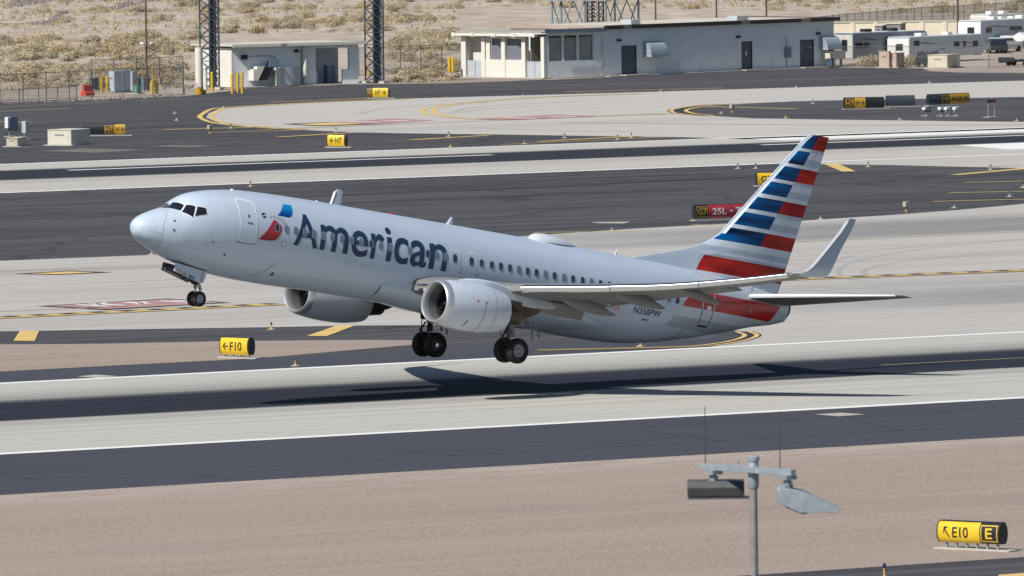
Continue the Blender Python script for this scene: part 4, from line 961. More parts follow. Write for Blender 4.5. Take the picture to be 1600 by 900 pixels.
def place_sign(name, label, uvL, uvR, h_px, panels, nleg, group=None, slab=True, legh=.17, bulge=.16, flip=False):
    """uvL/uvR: foot of the barrel's two ends on the ground; panels: (frac0, frac1, face material, [(text or arrow, f0, f1, material)], border)"""
    A, B = G(*uvL), G(*uvR); d = B-A; ln = d.length; rot = math.atan2(d.y, d.x); s = PXM((uvL[1]+uvR[1])/2); H = h_px/s
    root = empty(name, label, 'airport sign', tuple(A), rot, group)
    def prof(z):      # front face depth at height z (0..H), local -y faces the camera
        t = z/H*2-1; return -bulge*math.sqrt(max(0, 1-t*t*.86))-.05
    n = 9
    for (f0, f1, mat_, items, border) in panels:
        b = MB(); x0, x1 = ln*f0+.006, ln*f1-.006
        ring = lambda x, k=1: [(x, prof(H*i/n)*k, legh+H*i/n) for i in range(n+1)]+[(x, -prof(H*(n-i)/n)*.9, legh+H*(n-i)/n) for i in range(n+1)]
        b.loft([ring(x0), ring(x1)]); pn = b.build('sign_panel', mat_, root, True, angle=50)
        def face_poly(polys, m, nm, off=.006):
            bm = bmesh.new()
            for p in polys: bm.faces.new([bm.verts.new((x, 0, z)) for x, z in p])
            fin_face(bm, m, nm, off)
        def fin_face(bm, m, nm, off=.006):
            for k in range(1, 12):
                bmesh.ops.bisect_plane(bm, geom=bm.verts[:]+bm.edges[:]+bm.faces[:], plane_co=(0, 0, H*k/12), plane_no=(0, 0, 1))
            for v in bm.verts: v.co = (v.co.x, prof(v.co.z)-off, v.co.z+legh)
            me = bpy.data.meshes.new(nm); bm.to_mesh(me); bm.free(); me.materials.append(m); o = bpy.data.objects.new(nm, me); COL.objects.link(o); o.parent = pn
        if border:
            bw = H*.05; a, c = x0+H*.06, x1-H*.06; z0, z1 = H*.10, H*.90
            face_poly([[(a, z0), (c, z0), (c, z0+bw), (a, z0+bw)], [(a, z1-bw), (c, z1-bw), (c, z1), (a, z1)], [(a, z0+bw), (a+bw, z0+bw), (a+bw, z1-bw), (a, z1-bw)], [(c-bw, z0+bw), (c, z0+bw), (c, z1-bw), (c-bw, z1-bw)]], border, 'sign_border')
        for (tx, g0, g1, tm) in items:
            xa, xb = x0+(x1-x0)*g0, x0+(x1-x0)*g1; za, zb = H*.24, H*.76
            if tx == '-': face_poly([[(xa, H*.46), (xb, H*.46), (xb, H*.56), (xa, H*.56)]], tm, 'sign_text')
            elif tx in '<>^':
                face_poly([[(xa+(xb-xa)*px, za+(zb-za)*pz) for px, pz in p] for p in arrow_pts(tx)], tm, 'sign_arrow')
            else: fin_face(fit_glyph(tx, xa, xb, za, zb, .018), tm, 'sign_text')
    # caps, top cover, legs, slab
    b = MB()
    for x0, x1 in ((-.035, .0), (ln, ln+.035)):
        b.loft([[(x, prof(H*i/n)*1.06, legh+H*i/n) for i in range(n+1)]+[(x, -prof(H*(n-i)/n)*.96, legh+H*(n-i)/n) for i in range(n+1)] for x in (x0, x1)])
    b.v = b.v; half = len(b.v)//2
    for k in range(2):
        q = MB(); q.v = b.v[k*half:(k+1)*half]; nf = len(b.f)//2; q.f = [tuple(i-k*half for i in f) for f in b.f[k*nf:(k+1)*nf]]; q.m = b.m[:nf]; q.build('end_cap', m_sk, root)
    b = MB(); b.box(-.02, ln+.02, prof(H)*1.0, -prof(H)*1.0, legh+H-.004, legh+H+.035); b.build('top_cover', m_sk, root)
    for i in range(nleg):
        x = ln*(.08+.84*i/max(1, nleg-1)); b = MB(); b.box(x-.035, x+.035, -.04, .04, .03, legh+.02); b.box(x-.07, x+.07, -.09, .09, .04, .06); b.build('leg', m_galv, root)
    if slab:
        b = MB(); b.box(-.15, ln+.5, -.32, .32, -.02, .045); b.build('base_slab', m_conc, root)
    return root
Yb, K = m_sy, m_sk
def sg(*a, **k): return place_sign('airport_sign', *a, **k)
sg('yellow and black curved sign reading E10 and E, on brown gravel at lower right', (1472, 856.5), (1567, 861), 32.5, [(0, .345, Yb, [('^', .27, .54, K), ], None), (.345, .70, Yb, [('E10', -.34, .62, K)], None), (.70, 1.0, K, [('E', .32, .66, Yb)], Yb)][:0] or
   [(0, .69, Yb, [('^', .14, .28, K), ('E10', .35, .73, K)], None), (.69, 1.0, K, [('E', .30, .66, Yb)], Yb)], 6, legh=.24, bulge=.22)
sg('yellow curved sign with a left arrow and F10 on the gravel wedge', (349, 558.5), (393, 560), 26.5, [(0, .965, Yb, [('<', .10, .30, K), ('F10', .36, .80, K)], None)], 4, legh=.16, bulge=.2)
sg('short yellow sign reading H7 with a left arrow, on asphalt beyond the far runway', (513.5, 230.2), (541, 230.4), 17.5, [(0, .95, Yb, [('<', .14, .42, K), ('H7', .48, .86, K)], None)], 4, legh=.1)
sg('yellow sign with a small black H panel, below the lattice mast on the upper apron', (574, 153.8), (608, 153.6), 14.5, [(0, .23, K, [('H', .28, .72, m_sydim)], m_sydim), (.25, .97, Yb, [('H7', .18, .5, K), ('>', .58, .86, K)], None)], 5, legh=.1)
sg('long black sign with dim yellow end behind the cream transformer cabinet', (129, 212.5), (196, 211.8), 15.5, [(0, .50, K, [], None), (.50, .74, K, [('H7', .15, .85, m_sydim)], m_sydim), (.745, 1, m_sydim, [('H', .12, .42, K), ('>', .5, .92, K)], None)], 8, legh=.12)
sg('black and amber sign reading H7, leftmost of three at upper right', (1319, 171), (1380, 169.8), 15.8, [(0, .25, K, [('H7', .1, .9, m_sydim)], m_sydim), (.255, .53, m_sydim, [('H', .12, .42, K), ('>', .5, .92, K)], None), (.535, 1, K, [], None)], 8, legh=.1)
sg('plain slate sign with a blank back, middle of the three at upper right', (1385, 167.3), (1428, 166.6), 15.2, [(0, 1, m_sblue, [], None)], 7, legh=.1)
sg('black and amber sign reading H6, rightmost of three behind the meter boxes', (1450, 165.5), (1512, 163), 15.5, [(0, .29, m_sblue, [], None), (.29, .51, K, [('H6', .12, .88, m_sydim)], m_sydim), (.515, 1, m_sydim, [('<', .08, .36, K), ('H', .42, .58, K), ('>', .64, .92, K)], None)], 8, legh=.1)
sg('red holding sign reading 25L behind the tail fin, with a black G7 panel', (1085, 344.8), (1182, 341.2), 20.2, [(0, .20, K, [('G7', .18, .85, m_sydim)], m_sydim), (.205, 1, m_sr, [('25L', .07, .36, m_sw), ('-', .42, .49, m_sw), ('7R', .54, .80, m_sw)], None)], 9, legh=.14)
sg('yellow G7 sign half hidden by the tail fin, nearer the far runway', (1182, 291.2), (1216, 290.5), 18.5, [(0, .96, Yb, [('G7', .18, .70, K)], None)], 4, legh=.1)

# small red and black board on two posts
A = G(1543, 183.5); r = empty('runway_board', 'thin red and black board on two posts, right of the meter boxes', 'airport sign', tuple(A), .3)
b = MB(); b.box(0, .55, -.03, .03, 1.15, 1.38); b.build('black_panel', m_sk, r); b = MB(); b.box(.556, 1.15, -.03, .03, 1.15, 1.40); b.build('red_panel', m_sr, r)
for x in (.1, 1.0): b = MB(); b.box(x-.025, x+.025, -.025, .025, 0, 1.15); b.build('post', m_galv, r)
b = MB(); b.box(-.2, 1.3, -.3, .3, -.02, .05); b.build('base_slab', m_conc, r)

# ================================================================= EDGE LIGHTS
m_lb = pm('light_base_pale', (.44, .41, .34), .6, var=.1); m_lo = pm('light_stem_orange', (.62, .36, .10), .6, var=.1); m_lens = pm('blue_light_lens', (.03, .04, .11), .15, var=.1); m_lensc = pm('dark_light_lens', (.08, .08, .09), .2, var=.1)
def edge_light(label, cat, group, stem, lens, sc=1.0, pad=True):
    r = empty('edge_light', label, cat, group=group)
    if pad: b = MB(); b.lathe([(0, .26), (.03, .26), (.045, .2), (.05, 0)], 'z', n=20); b.build('base_plate', m_lb, r, True)
    b = MB(); b.lathe([(.05, .11), (.10, .07), (.13, .04), (.26*sc, .04), (.28*sc, .06), (.30*sc, .06), (.30*sc, 0)], 'z', n=16); b.build('stem', stem, r, True)
    b = MB(); b.lathe([(.30*sc, .055), (.36*sc, .065), (.42*sc, .055), (.45*sc, .02), (.455*sc, 0)], 'z', n=16); b.build('lens', lens, r, True)
    bpy.context.view_layer.update(); learn(r); return r
def scatter(proto, spots):
    for i, (u, v) in enumerate(spots):
        o = proto if i == 0 else copy_tree(proto)
        o.location = G(u, v); o.scale = (.85, .85, .85)
pale = edge_light('knee-high pale edge light with a dark cap standing on the pavement edge', 'edge light', 'pale airfield edge lights', m_lb, m_lens)
scatter(pale, [(1181, 263.5), (1356.7, 261), (1547.7, 265.5), (1282.3, 343), (1491, 325), (1577.6, 307.5), (1598.6, 293.5), (1405.8, 187.6), (1588.6, 189.4), (816.7, 151), (1032.7, 143.6), (1244.3, 137.3), (1126.7, 177.5), (1270.3, 162), (882.3, 215.8), (965, 218.3), (986.7, 215.3), (956, 361.5), (1153, 263.8), (493.8, 162.3), (697, 154.8), (701, 213.3), (525, 206.5), (349.3, 169.6), (273.3, 177.6), (276, 188.3), (361, 200.7), (1452.3, 129.7), (237, 398)])
yl = edge_light('short edge light with an ochre stem standing beside a marking', 'edge light', 'ochre airfield edge lights', m_lo, m_lensc)
scatter(yl, [(424, 515), (461.5, 572), (391.5, 291.5), (704, 230), (819.7, 225), (1227.7, 184.6), (1000.6, 541.5)])
bl = edge_light('blue-topped taxiway light at the bottom edge of the picture', 'edge light', None, m_lo, m_lens, 1.25); bl.location = G(1382, 905)
def marker(u, v, lab):
    r = empty('marker_box', lab, 'airfield marker', tuple(G(u, v)), .35)
    b = MB(); b.tube((0, 0, 0), (0, 0, .36), .07, n=12); b.build('pedestal', m_lo, r, True)
    b = MB(); b.box(-.24, .24, -.12, .12, .34, .66); b.build('housing', m_lb, r, bevel=.03)
    b = MB(); b.tube((.29, 0, .5), (.24, 0, .5), .07, n=12); b.build('lamp_lens', m_lensc, r)
    b = MB(); b.box(-.22, .22, -.126, -.121, .37, .63); b.build('lens_face', pm('ochre_lens_face', (.62, .44, .25), .4), r)
marker(328, 209, 'ochre box marker on a pedestal below the round end of the far taxiway'); marker(1144, 176, 'ochre box marker on the dark island at upper right'); marker(1416, 331.5, 'ochre box marker on asphalt right of the winglet')

# ================================================================= UTILITY BOXES ON THE APRON
m_cream = pm('cream_cabinet_paint', (.66, .63, .52), .55, var=.06, scale=3); m_creamd = pm('dusty_cabinet_paint', (.56, .52, .42), .6, var=.1, scale=3)
m_bluegrey = pm('blue_grey_cabinet', (.18, .25, .33), .5, .1, var=.12, scale=4); m_ltgrey = pm('light_grey_cabinet', (.50, .54, .56), .5, .1, var=.08)
def cabinet(name, label, cat, uA, uB, uC, vtop, mat_, doors=2, top=.05, pad=.25, legs=0, group=None):
    """uA..uB: the sunlit left face's foot pixels, uC: right end of the shaded face's foot"""
    A, B, C = G(*uA), G(*uB), G(*uC); H = (uB[1]-vtop)/PXM(uB[1]); d = (C-B); ln = d.length; rot = math.atan2(d.y, d.x)
    dep = (A-B).length*abs(math.sin(math.atan2((A-B).y, (A-B).x)-rot))
    r = empty(name, label, cat, tuple(B), rot, group); z0 = legs
    b = MB(); b.box(0, ln, 0, dep, z0+.05, H-.05); b.build('body', mat_, r, bevel=.015)
    b = MB(); b.box(-.04, ln+.04, -.04, dep+.04, H-.048, H); b.build('lid', mat_, r, bevel=.012)
    for i in range(doors):
        x0, x1 = ln*i/doors+.03, ln*(i+1)/doors-.03; b = MB(); b.box(x0, x1, -.014, -.001, z0+.1, H-.12); dr = b.build('door', mat_, r)
        b = MB(); b.box(x1-.10, x1-.07, -.035, -.013, H*.45, H*.6); b.build('handle', m_galv, dr)
    b = MB(); b.box(-.012, -.001, dep*.12, dep*.88, z0+.12, H-.15); b.build('access_panel', mat_, r)
    b = MB(); b.box(-.018, -.0115, dep*.3, dep*.7, H*.62, H*.70); b.build('vent', m_gear, r)
    if legs:
        for x in (.08, ln-.08):
            for y in (.06, dep-.06): b = MB(); b.box(x-.025, x+.025, y-.025, y+.025, 0, z0+.05); b.build('leg', m_galv, r)
    b = MB(); b.box(-pad, ln+pad, -pad, dep+pad, -.02, .048); b.build('base_slab', m_conc, r)
    return r
cabinet('transformer_cabinet', 'large cream transformer cabinet on a pad in front of a long black sign', 'utility cabinet', (87, 226.3), (111, 227.5), (141, 225.3), 202.5, m_cream)
cabinet('junction_box', 'small cream concrete-coloured box low on the apron at far left', 'utility cabinet', (16, 228.5), (27.5, 229.5), (41, 227), 215.5, m_creamd, 1)
def meter(label, u, v, w_, hpx, mat_, white, grp=None, legz=.35, name='meter_cabinet'):
    s = PXM(v); r = empty(name, label, 'utility cabinet', tuple(G(u, v)), .30, grp); H = hpx/s; W = w_/s
    b = MB(); b.box(0, W, 0, .38, legz, H); b.build('body', mat_, r, bevel=.02)
    b = MB(); b.box(.04, W-.04, -.015, -.001, legz+.05, H-.06); b.build('door', mat_, r)
    b = MB(); b.box(W*.2, W*.35, -.05, -.015, legz+.15, legz+.3); b.build('meter_dial', m_gear, r)
    for x in (.04, W-.1): b = MB(); b.box(x, x+.06, .15, .21, 0, legz+.01); b.build('leg', m_galv, r)
    if white: b = MB(); b.box(-.28, -.02, .02, .34, legz+.2, H-.03); b.build('white_meter_box', m_sw, r, bevel=.02)
    b = MB(); b.box(-.2, W+.2, -.15, .55, -.02, .03); b.build('base_slab', m_conc, r)
meter('tall blue-grey electrical cabinet with a white side box, at far left', 16.5, 213.5, 19, 31.5, m_bluegrey, True, legz=.45); meter('narrow pale blue cabinet right of the tall blue-grey one at far left', 40, 218, 9, 29, m_ltgrey, False, legz=.5)
for u, wd, lb in ((1449, 10, 'leftmost, set apart'), (1473.5, 5, 'second from the left, slimmest'), (1483, 13, 'third from the left, widest'), (1496.5, 9.5, 'rightmost')):
    meter('grey meter cabinet below the H6 sign, '+lb, u, 181.5, wd, 14.5, m_bluegrey if u < 1475 else m_ltgrey, True, 'grey meter cabinets by the H6 sign', .3)

# ================================================================= BUILDINGS
m_wall = pm('painted_block_wall', (.80, .86, .88), .8, var=.06, scale=1.5, detail=8); m_wallw = pm('cream_white_wall', (.72, .70, .62), .8, var=.04, scale=2); m_roof = pm('pale_flat_roof', (.58, .54, .46), .9, var=.08, scale=1)
m_fascia = pm('brown_fascia', (.085, .062, .062), .7, var=.1); m_tan = pm('tan_fascia', (.42, .33, .27), .8, var=.08); m_door = pm('slate_blue_door', (.075, .095, .13), .5, var=.1); m_hood = pm('blue_grey_hood', (.34, .42, .50), .45, .2, var=.1, second=(.42, .48, .53)); m_dkgrey = pm('dark_recess', (.05, .052, .055), .8, var=.2); m_lamp = pm('wall_lamp_black', (.015, .015, .018), .5)
def block_wall(m):
    t = m.node_tree; N = t.nodes; L = t.links; b = N['Principled BSDF']; src = b.inputs['Base Color'].links[0].from_socket
    tc = N.new('ShaderNodeTexCoord'); sx = N.new('ShaderNodeSeparateXYZ'); L.new(tc.outputs['Object'], sx.inputs[0])
    fz = nmath(N, L, 'LESS_THAN', nmath(N, L, 'FRACT', nmath(N, L, 'DIVIDE', sx.outputs[2], .2)), .10)
    n = noise(N, L, tc.outputs['Object'], 1, (2.5, 2.5, .35), 5, .6)
    c = mixc(N, L, nmath(N, L, 'MULTIPLY', fz, .16), src, (.45, .46, .46)); c = mixc(N, L, nmath(N, L, 'MULTIPLY', smooth(N, L, n, .5, .75), .2), c, (.55, .54, .50)); L.new(c, b.inputs['Base Color'])
block_wall(m_wall)
def root_at(name, label, cat, wl_, group=None): return empty(name, label, cat, tuple(wl_.a), wl_.rot, group)
# --- main block
w1 = Wall((945, 119.2), (1303.5, 104)); Ln = w1.len; H1 = 4.35; D1 = 11.5
bB = root_at('equipment_building', 'long grey block building with a brown roof edge and three slate doors', 'building', w1)
def wall_open(b, x0, x1, z0, z1, y, th, holes):
    """wall in the xz plane with rectangular openings (x0,x1,z0,z1)"""
    xs_ = sorted({x0, x1}|{h[0] for h in holes}|{h[1] for h in holes}); zs_ = sorted({z0, z1}|{h[2] for h in holes}|{h[3] for h in holes})
    for a, c in zip(xs_[:-1], xs_[1:]):
        col = []
        for e, f in zip(zs_[:-1], zs_[1:]):
            if any(h[0]-1e-6 <= a and c <= h[1]+1e-6 and h[2]-1e-6 <= e and f <= h[3]+1e-6 for h in holes): continue
            if col and abs(col[-1][1]-e) < 1e-6: col[-1][1] = f
            else: col.append([e, f])
        for e, f in col: b.box(a, c, y, y+th, e, f)
holes = []; dd = []
for (u0, u1, vt, vb) in ((970.7, 994.7, 71.5, 116.8), (1158.4, 1175.5, 64.8, 109.5), (1249.8, 1271.8, 62.3, 105.8)):
    a, zt = w1.uv(u0, vt); c, _ = w1.uv(u1, vt); dd.append((a, c, .08, zt)); holes.append((a, c, .0, zt))
b = MB(); wall_open(b, 0, Ln, 0, H1, 0, .25, holes); b.box(Ln-.25, Ln, .26, D1-.26, 0, H1); b.box(0, .25, .26, D1-.26, 0, H1); b.box(0, Ln, D1-.25, D1, 0, H1); b.build('wall', m_wall, bB)
for i, (a, c, z0, z1) in enumerate(dd):
    b = MB(); b.box(a+.05, c-.05, .09, .15, z0, z1-.05); dr = b.build('door', m_door, bB)
    b = MB(); b.box(a, a+.06, .02, .2, 0, z1); b.box(c-.06, c, .02, .2, 0, z1); b.box(a+.061, c-.061, .02, .2, z1-.06, z1); b.build('door_frame', m_dkgrey, dr)
    b = MB(); b.box(c-.25, c-.14, .05, .088, 1.0, 1.08); b.build('handle', m_galv, dr)
    if i == 1: b = MB(); b.box((a+c)/2-.1, (a+c)/2+.1, .08, .089, 1.35, 1.75); b.build('door_notice', m_sw, dr)
    if i == 2:
        b = MB(); b.box(a+.2, a+.5, .08, .089, 1.75, 1.9); b.build('door_notice', m_lo, dr); b = MB(); b.box(c-.55, c-.25, .08, .089, 1.8, 1.95); b.build('door_notice', m_lo, dr)
    b = MB(); b.box(a-.5, c+.6, -1.0, -.01, -.02, .09); b.build('door_step', m_conc, bB)
b = MB(); b.box(-.35, Ln+.4, -.35, D1+.3, H1, H1+.12); b.build('roof', m_roof, bB)
cuts = []
for u0, u1 in ((968.5, 982), (1153, 1167), (1247, 1261)): cuts.append((w1.uv(u0, 40)[0], w1.uv(u1, 40)[0]))
xs_ = [-.40]+[k for c in cuts for k in c]+[Ln+.45]
for i, (a, c) in enumerate(zip(xs_[:-1], xs_[1:])):
    b = MB(); b.box(a, c, -.40, -.352, H1-.12, H1+.24); b.build('roof_fascia', m_fascia if i % 2 == 0 else m_tan, bB)
b = MB(); b.box(-.42, -.352, -.34, D1+.3, H1-.12, H1+.22); b.build('roof_fascia', m_tan, bB)
b = MB(); b.box(Ln+.402, Ln+.45, -.34, D1+.3, H1-.12, H1+.22); b.build('roof_fascia', m_fascia, bB)
def hood(u0, u1, vt, vb, label=None):
    a, zt = w1.uv(u0, vt); c, _ = w1.uv(u1, vt); _, zb = w1.uv(u0, vb); h = zt-zb; b = MB(); rs = []
    pr = [(-.0, zb+.15)]+[(-1.0*math.cos(R(t)), zb+.15+(h-.15)*math.sin(R(t))) for t in range(0, 91, 10)]
    n_ = len(pr); ring = lambda x: [(x, y-.01, z) for y, z in pr]
    b.loft([ring(a+.02), ring(c-.02)]); hd = b.build('ventilation_hood', m_hood, bB, True, angle=40)
    b = MB(); b.box(a, c, -1.06, -.01, zb, zb+.14); b.build('hood_rim', m_ltgrey, hd)
hood(1004.5, 1032, 65, 88.5); hood(1280, 1303, 56.5, 78)
a, z1 = w1.uv(1283.5, 77.5); c, z0 = w1.uv(1299, 92); b = MB(); b.box(a, c+.8, -1.05, -.03, z0-.02, z1-.12); b.build('air_conditioner', m_cream, bB, bevel=.02)
for u, v in ((965.5, 63), (1152, 57.5), (1277, 52.5)):
    a, z = w1.uv(u, v); b = MB(); b.box(a-.18, a+.22, -.28, -.01, z-.1, z+.12); l_ = b.build('wall_lamp', m_lamp, bB, bevel=.03); b = MB(); b.box(a-.1, a+.14, -.24, -.05, z-.135, z-.102); b.build('lamp_glass', m_sw, l_)
a, z1 = w1.uv(1225.5, 74); c, z0 = w1.uv(1234.5, 95); b = MB(); b.box(a, c, -.18, -.01, z0+.3, z1); b.build('electric_panel', m_bluegrey, bB, bevel=.02); b = MB(); b.tube((a+.25, -.08, z1), (a+.25, -.08, z1+.9), .04); b.tube((a+.25, -.08, z0+.3), (a+.25, -.08, 0), .04); b.build('conduit', m_galv, bB)
for u in (1060, 1095, 1205): a, z = w1.uv(u, 70); b = MB(); b.tube((a, -.05, .05), (a, -.05, 1.1), .035); b.build('downpipe', m_wall, bB)
b = MB(); b.box(-.3, Ln+.5, -.9, -.36, -.02, .035); b.build('concrete_kerb', m_conc, bB)
for x, l_ in ((Ln*.22, 1.3), (Ln*.68, 1.6)): b = MB(); b.box(x, x+l_, 3, 4.2, H1+.12, H1+.55); b.build('roof_unit', m_ltgrey, bB, bevel=.03)

# --- porch annex with white pillars, left of the main block
wf = Wall((850, 122.6), (945, 119.2)); wl2 = Wall((720.5, 120.2), (850, 122.6))
P2 = root_at('pillared_annex', 'low white-pillared annex with louvred openings at the left end of the grey block building', 'building', wl2)
rel = wf.rot-wl2.rot; Mf = Matrix.Translation((wl2.len, 0, 0)) @ Matrix.Rotation(rel, 4, 'Z')
def zt_l(v): return wl2.uv(800, v)[1]
HA = wl2.uv(722, 55)[1]
pill = [(720.5, 727.5), (752, 757.5), (783, 788.8), (814.8, 820.5), (844.8, 850)]
PX_ = [(wl2.uv(a, 90)[0], wl2.uv(c, 90)[0]) for a, c in pill]
b = MB()
for a, c in PX_: b.box(a, c, 0, .5, 0, HA)
b.build('pillar', m_wallw, P2) if False else None
for a, c in PX_: b = MB(); b.box(a, c, 0, .5, 0, HA); b.build('pillar', m_wallw, P2)
sill = 1.62
for i in (1, 2):
    a, c = PX_[i][1], PX_[i+1][0]; b = MB(); b.box(a, c, .08, .3, 0, sill); b.build('wall', m_wallw, P2); b = MB(); b.box(a, c, .08, .3, HA-.22, HA); b.build('lintel', m_wallw, P2)
a, c = PX_[1][1], PX_[2][0]; b = MB(); b.box(a+.05, a+.55, .10, .28, sill, HA-.23); b.build('wall_pier', m_wallw, P2)
for i, m_ in ((1, m_bluegrey), (2, m_bluegrey)):
    a, c = PX_[i][1], PX_[i+1][0]; b = MB(); b.box(a+.02+(.55 if i == 1 else 0), c-.02, .32, .36, sill, HA-.24); b.build('window_screen', pm('slate_screen', (.17, .18, .22), .6, var=.08), P2)
for i in (0, 3):
    a, c = PX_[i][1], PX_[i+1][0]; b = MB(); b.box(a, c, .25, .35, 0, sill-.12); g_ = b.build('service_gate', m_ltgrey, P2); b = MB(); b.box((a+c)/2-.02, (a+c)/2+.02, .22, .249, .1, sill-.2); b.build('gate_gap', m_gear, g_)
b = MB(); b.box(-.1, PX_[1][0]-.4, 1.0, 1.15, 0, HA-.1); b.build('inner_wall', m_wallw, P2)
# rafters
for u0, u1 in ((713, 747), (745, 779), (777, 811), (809, 842.5)):
    a, z = wl2.uv(u0, 50.5); c, _ = wl2.uv(u1, 50.5); b = MB(); b.box(a+.05, c-.05, -.55, -.2, HA-.02, HA+.20); rf = b.build('roof_beam', m_wallw, P2)
    for x in (a, c-.35): b = MB(); b.box(x-.0, x+.33, -.62, -.56, HA-.08, HA+.26); b.build('beam_end', m_wallw, rf)
# front face with the louvred opening
lf = wf.len; b = MB(); a0, zs1 = wf.uv(855, 93.5); a1, _ = wf.uv(928.5, 93.5); zs1 = wf.uv(890, 95)[1]; zt1 = wf.uv(890, 55)[1]
HF = wf.uv(890, 50)[1]
wall_open(b, .52, lf-.0, 0, HF, 0, .25, [(a0+.2, a1, zs1, zt1)])
b.v = [tuple(Mf @ Vector(p)) for p in b.v]; b.build('wall', m_wall, P2)
for k in range(3):
    x0 = a0+.2+(a1-a0-.2)*k/3+.12; x1 = a0+.2+(a1-a0-.2)*(k+1)/3-.12; b = MB(); z = zs1+.02
    while z < zt1-.35: b.loft([[(x_, .30, z), (x_, .285, z+.012), (x_, .40, z+.125), (x_, .415, z+.113)] for x_ in (x0, x1)]); z += .19
    b.v = [tuple(Mf @ Vector(p)) for p in b.v]; b.build('louvre_panel', m_wallw, P2)
b = MB(); b.box(a0, a1+.2, 2.2, 2.3, zs1-.3, zt1+.1); b.v = [tuple(Mf @ Vector(p)) for p in b.v]; b.build('inner_wall', pm('olive_inner_wall', (.34, .32, .25), .8), P2)
for k in (1, 2):
    x = a0+.2+(a1-a0-.2)*k/3; b = MB(); b.box(x-.09, x+.09, .1, .3, zs1, zt1); b.v = [tuple(Mf @ Vector(p)) for p in b.v]; b.build('mullion', m_wall, P2)
b = MB(); z = .1
while z < HF-.3: b.box(lf-.42, lf-.14, -.05, -.003, z, z+.11); z += .22
b.v = [tuple(Mf @ Vector(p)) for p in b.v]; b.build('notched_block_edge', m_wallw, P2)
# flat roof over both
c0 = Vector((wl2.len, 0, 0)); fx = Mf.to_3x3() @ Vector((1, 0, 0)); fy = Mf.to_3x3() @ Vector((0, 1, 0))
def quad_roof(z0, z1, m, name, o_=.35):
    A_ = Vector((-.3, -o_, 0)); B_ = c0+Vector((.1, -o_, 0)); C_ = c0+fx*(lf-.45)-fy*.4; D_ = C_+fy*1.0; E_ = Vector((-.3, 3.8, 0)); 
    b = MB(); b.prism([(p.x, p.y) for p in (A_, B_, C_, c0+fx*(lf-.45)+fy*(4.5), E_)], z0, z1); return b.build(name, m, P2)
quad_roof(HA+.27, HA+.40, pm('grey_flat_roof', (.36, .35, .31), .9, var=.1), 'roof')
b = MB(); b.box(-.2, lf, -.42, -.36, HF+.0, HF+.32); b.v = [tuple(Mf @ Vector(p)) for p in b.v]; b.build('front_fascia', pm('slate_fascia', (.18, .22, .29), .6), P2)
b = MB(); b.box(-.3, wl2.len+.2, -.5, -.02, -.02, .05); b.build('concrete_kerb', m_conc, P2)

# --- open shelter on the left
ws = Wall((366, 136.3), (560.5, 130.6)); SH = root_at('open_shelter', 'small pale shelter with an open bay, between the two lattice masts', 'building', ws)
Ls = ws.len; Hs = ws.uv(420, 71)[1]; Ds = 6.2
a_, _ = ws.uv(470, 100); p1, _ = ws.uv(478, 100); p0 = a_
q0, _ = ws.uv(523, 100); q1, _ = ws.uv(550, 100)
b = MB(); b.box(0, a_, 0, .25, 0, Hs-.02); b.build('wall', m_wall, SH)
b = MB(); b.box(-.25, -.001, 0, Ds, 0, Hs-.15); b.build('end_wall', m_wallw, SH)
bz = ws.uv(540, 72.5)[1]; sz = ws.uv(540, 108)[1]
b = MB(); b.box(0, Ls, 3.4, 3.65, 0, Hs-.02); b.build('back_wall', m_wall, SH)
xq = ws.uv(535.5, 100)[0]
b = MB(); b.box(xq, Ls-.95, 0, .25, 0, sz); b.build('low_wall', m_wall, SH)
b = MB(); b.box(Ls-.95, Ls, 0, .3, 0, Hs-.02); b.build('pillar', m_wall, SH)
b = MB(); b.box(a_+.62, a_+1.55, 0, .3, 0, Hs-.02); b.build('pillar', m_wall, SH)
b = MB(); b.box(a_, Ls, .02, .28, Hs-.38, Hs-.03); b.build('beam', m_wall, SH)
b = MB(); b.tube((p0+.28, -.25, .1), (p0+.28, -.25, Hs-.1), .22, n=14); b.build('drainpipe', m_wallw, SH, True)
b = MB(); b.box(-.6, Ls+.3, -.7, Ds+.3, Hs, Hs+.14); b.build('roof', m_roof, SH)
b = MB(); b.box(-.62, Ls+.32, -.76, -.702, Hs-.08, Hs+.17); b.build('roof_edge', m_wallw, SH)
for u, v in ((463, 81), (506.5, 80)):
    x, z = ws.uv(u, v); b = MB(); b.lathe([(0, .22), (.12, .3), (.24, .12), (.3, .05)], 'z', (x, -.0 if u < 470 else 2.5, z-.05), 14, close=True); l_ = b.build('bay_lamp', m_lamp, SH, True); b = MB(); b.lathe([(-.06, .14), (-.002, .2)], 'z', (x, -.0 if u < 470 else 2.5, z-.05), 14, close=True); b.build('lamp_glass', m_sw, l_)
x, z = ws.uv(380, 89.5); b = MB(); b.box(x-.25, x+.35, -.22, -.005, z-.2, z+.22); fl_ = b.build('flood_lamp', m_lamp, SH, bevel=.03)
x2, z2 = ws.uv(408, 87); b = MB(); b.path([(x+.35, -.06, z), (x2, -.05, z2), (ws.uv(428, 88)[0], -.05, ws.uv(428, 88)[1]), (ws.uv(435, 98)[0], -.05, ws.uv(435, 98)[1])], .02, n=6); b.build('cable', m_lamp, SH)
def wpoly(pts, y0, y1, m, nm):
    q = [ws.uv(u, v) for u, v in pts]; b = MB(); b.loft([[(x, y, z) for x, z in q] for y in (y0, y1)]); return b.build(nm, m, SH)
wpoly([(388, 108), (393.5, 108), (393.5, 103.5), (405.5, 103.5), (395, 125.8), (388, 125.8)], -.9, -.02, m_wallw, 'wall_awning')
wpoly([(405.8, 104.5), (419.6, 104.5), (409.8, 124.8), (395.3, 125.3)], -.86, -.03, m_lamp, 'awning_shade_block')  # solid black block, painted-in shade of the awning's open side
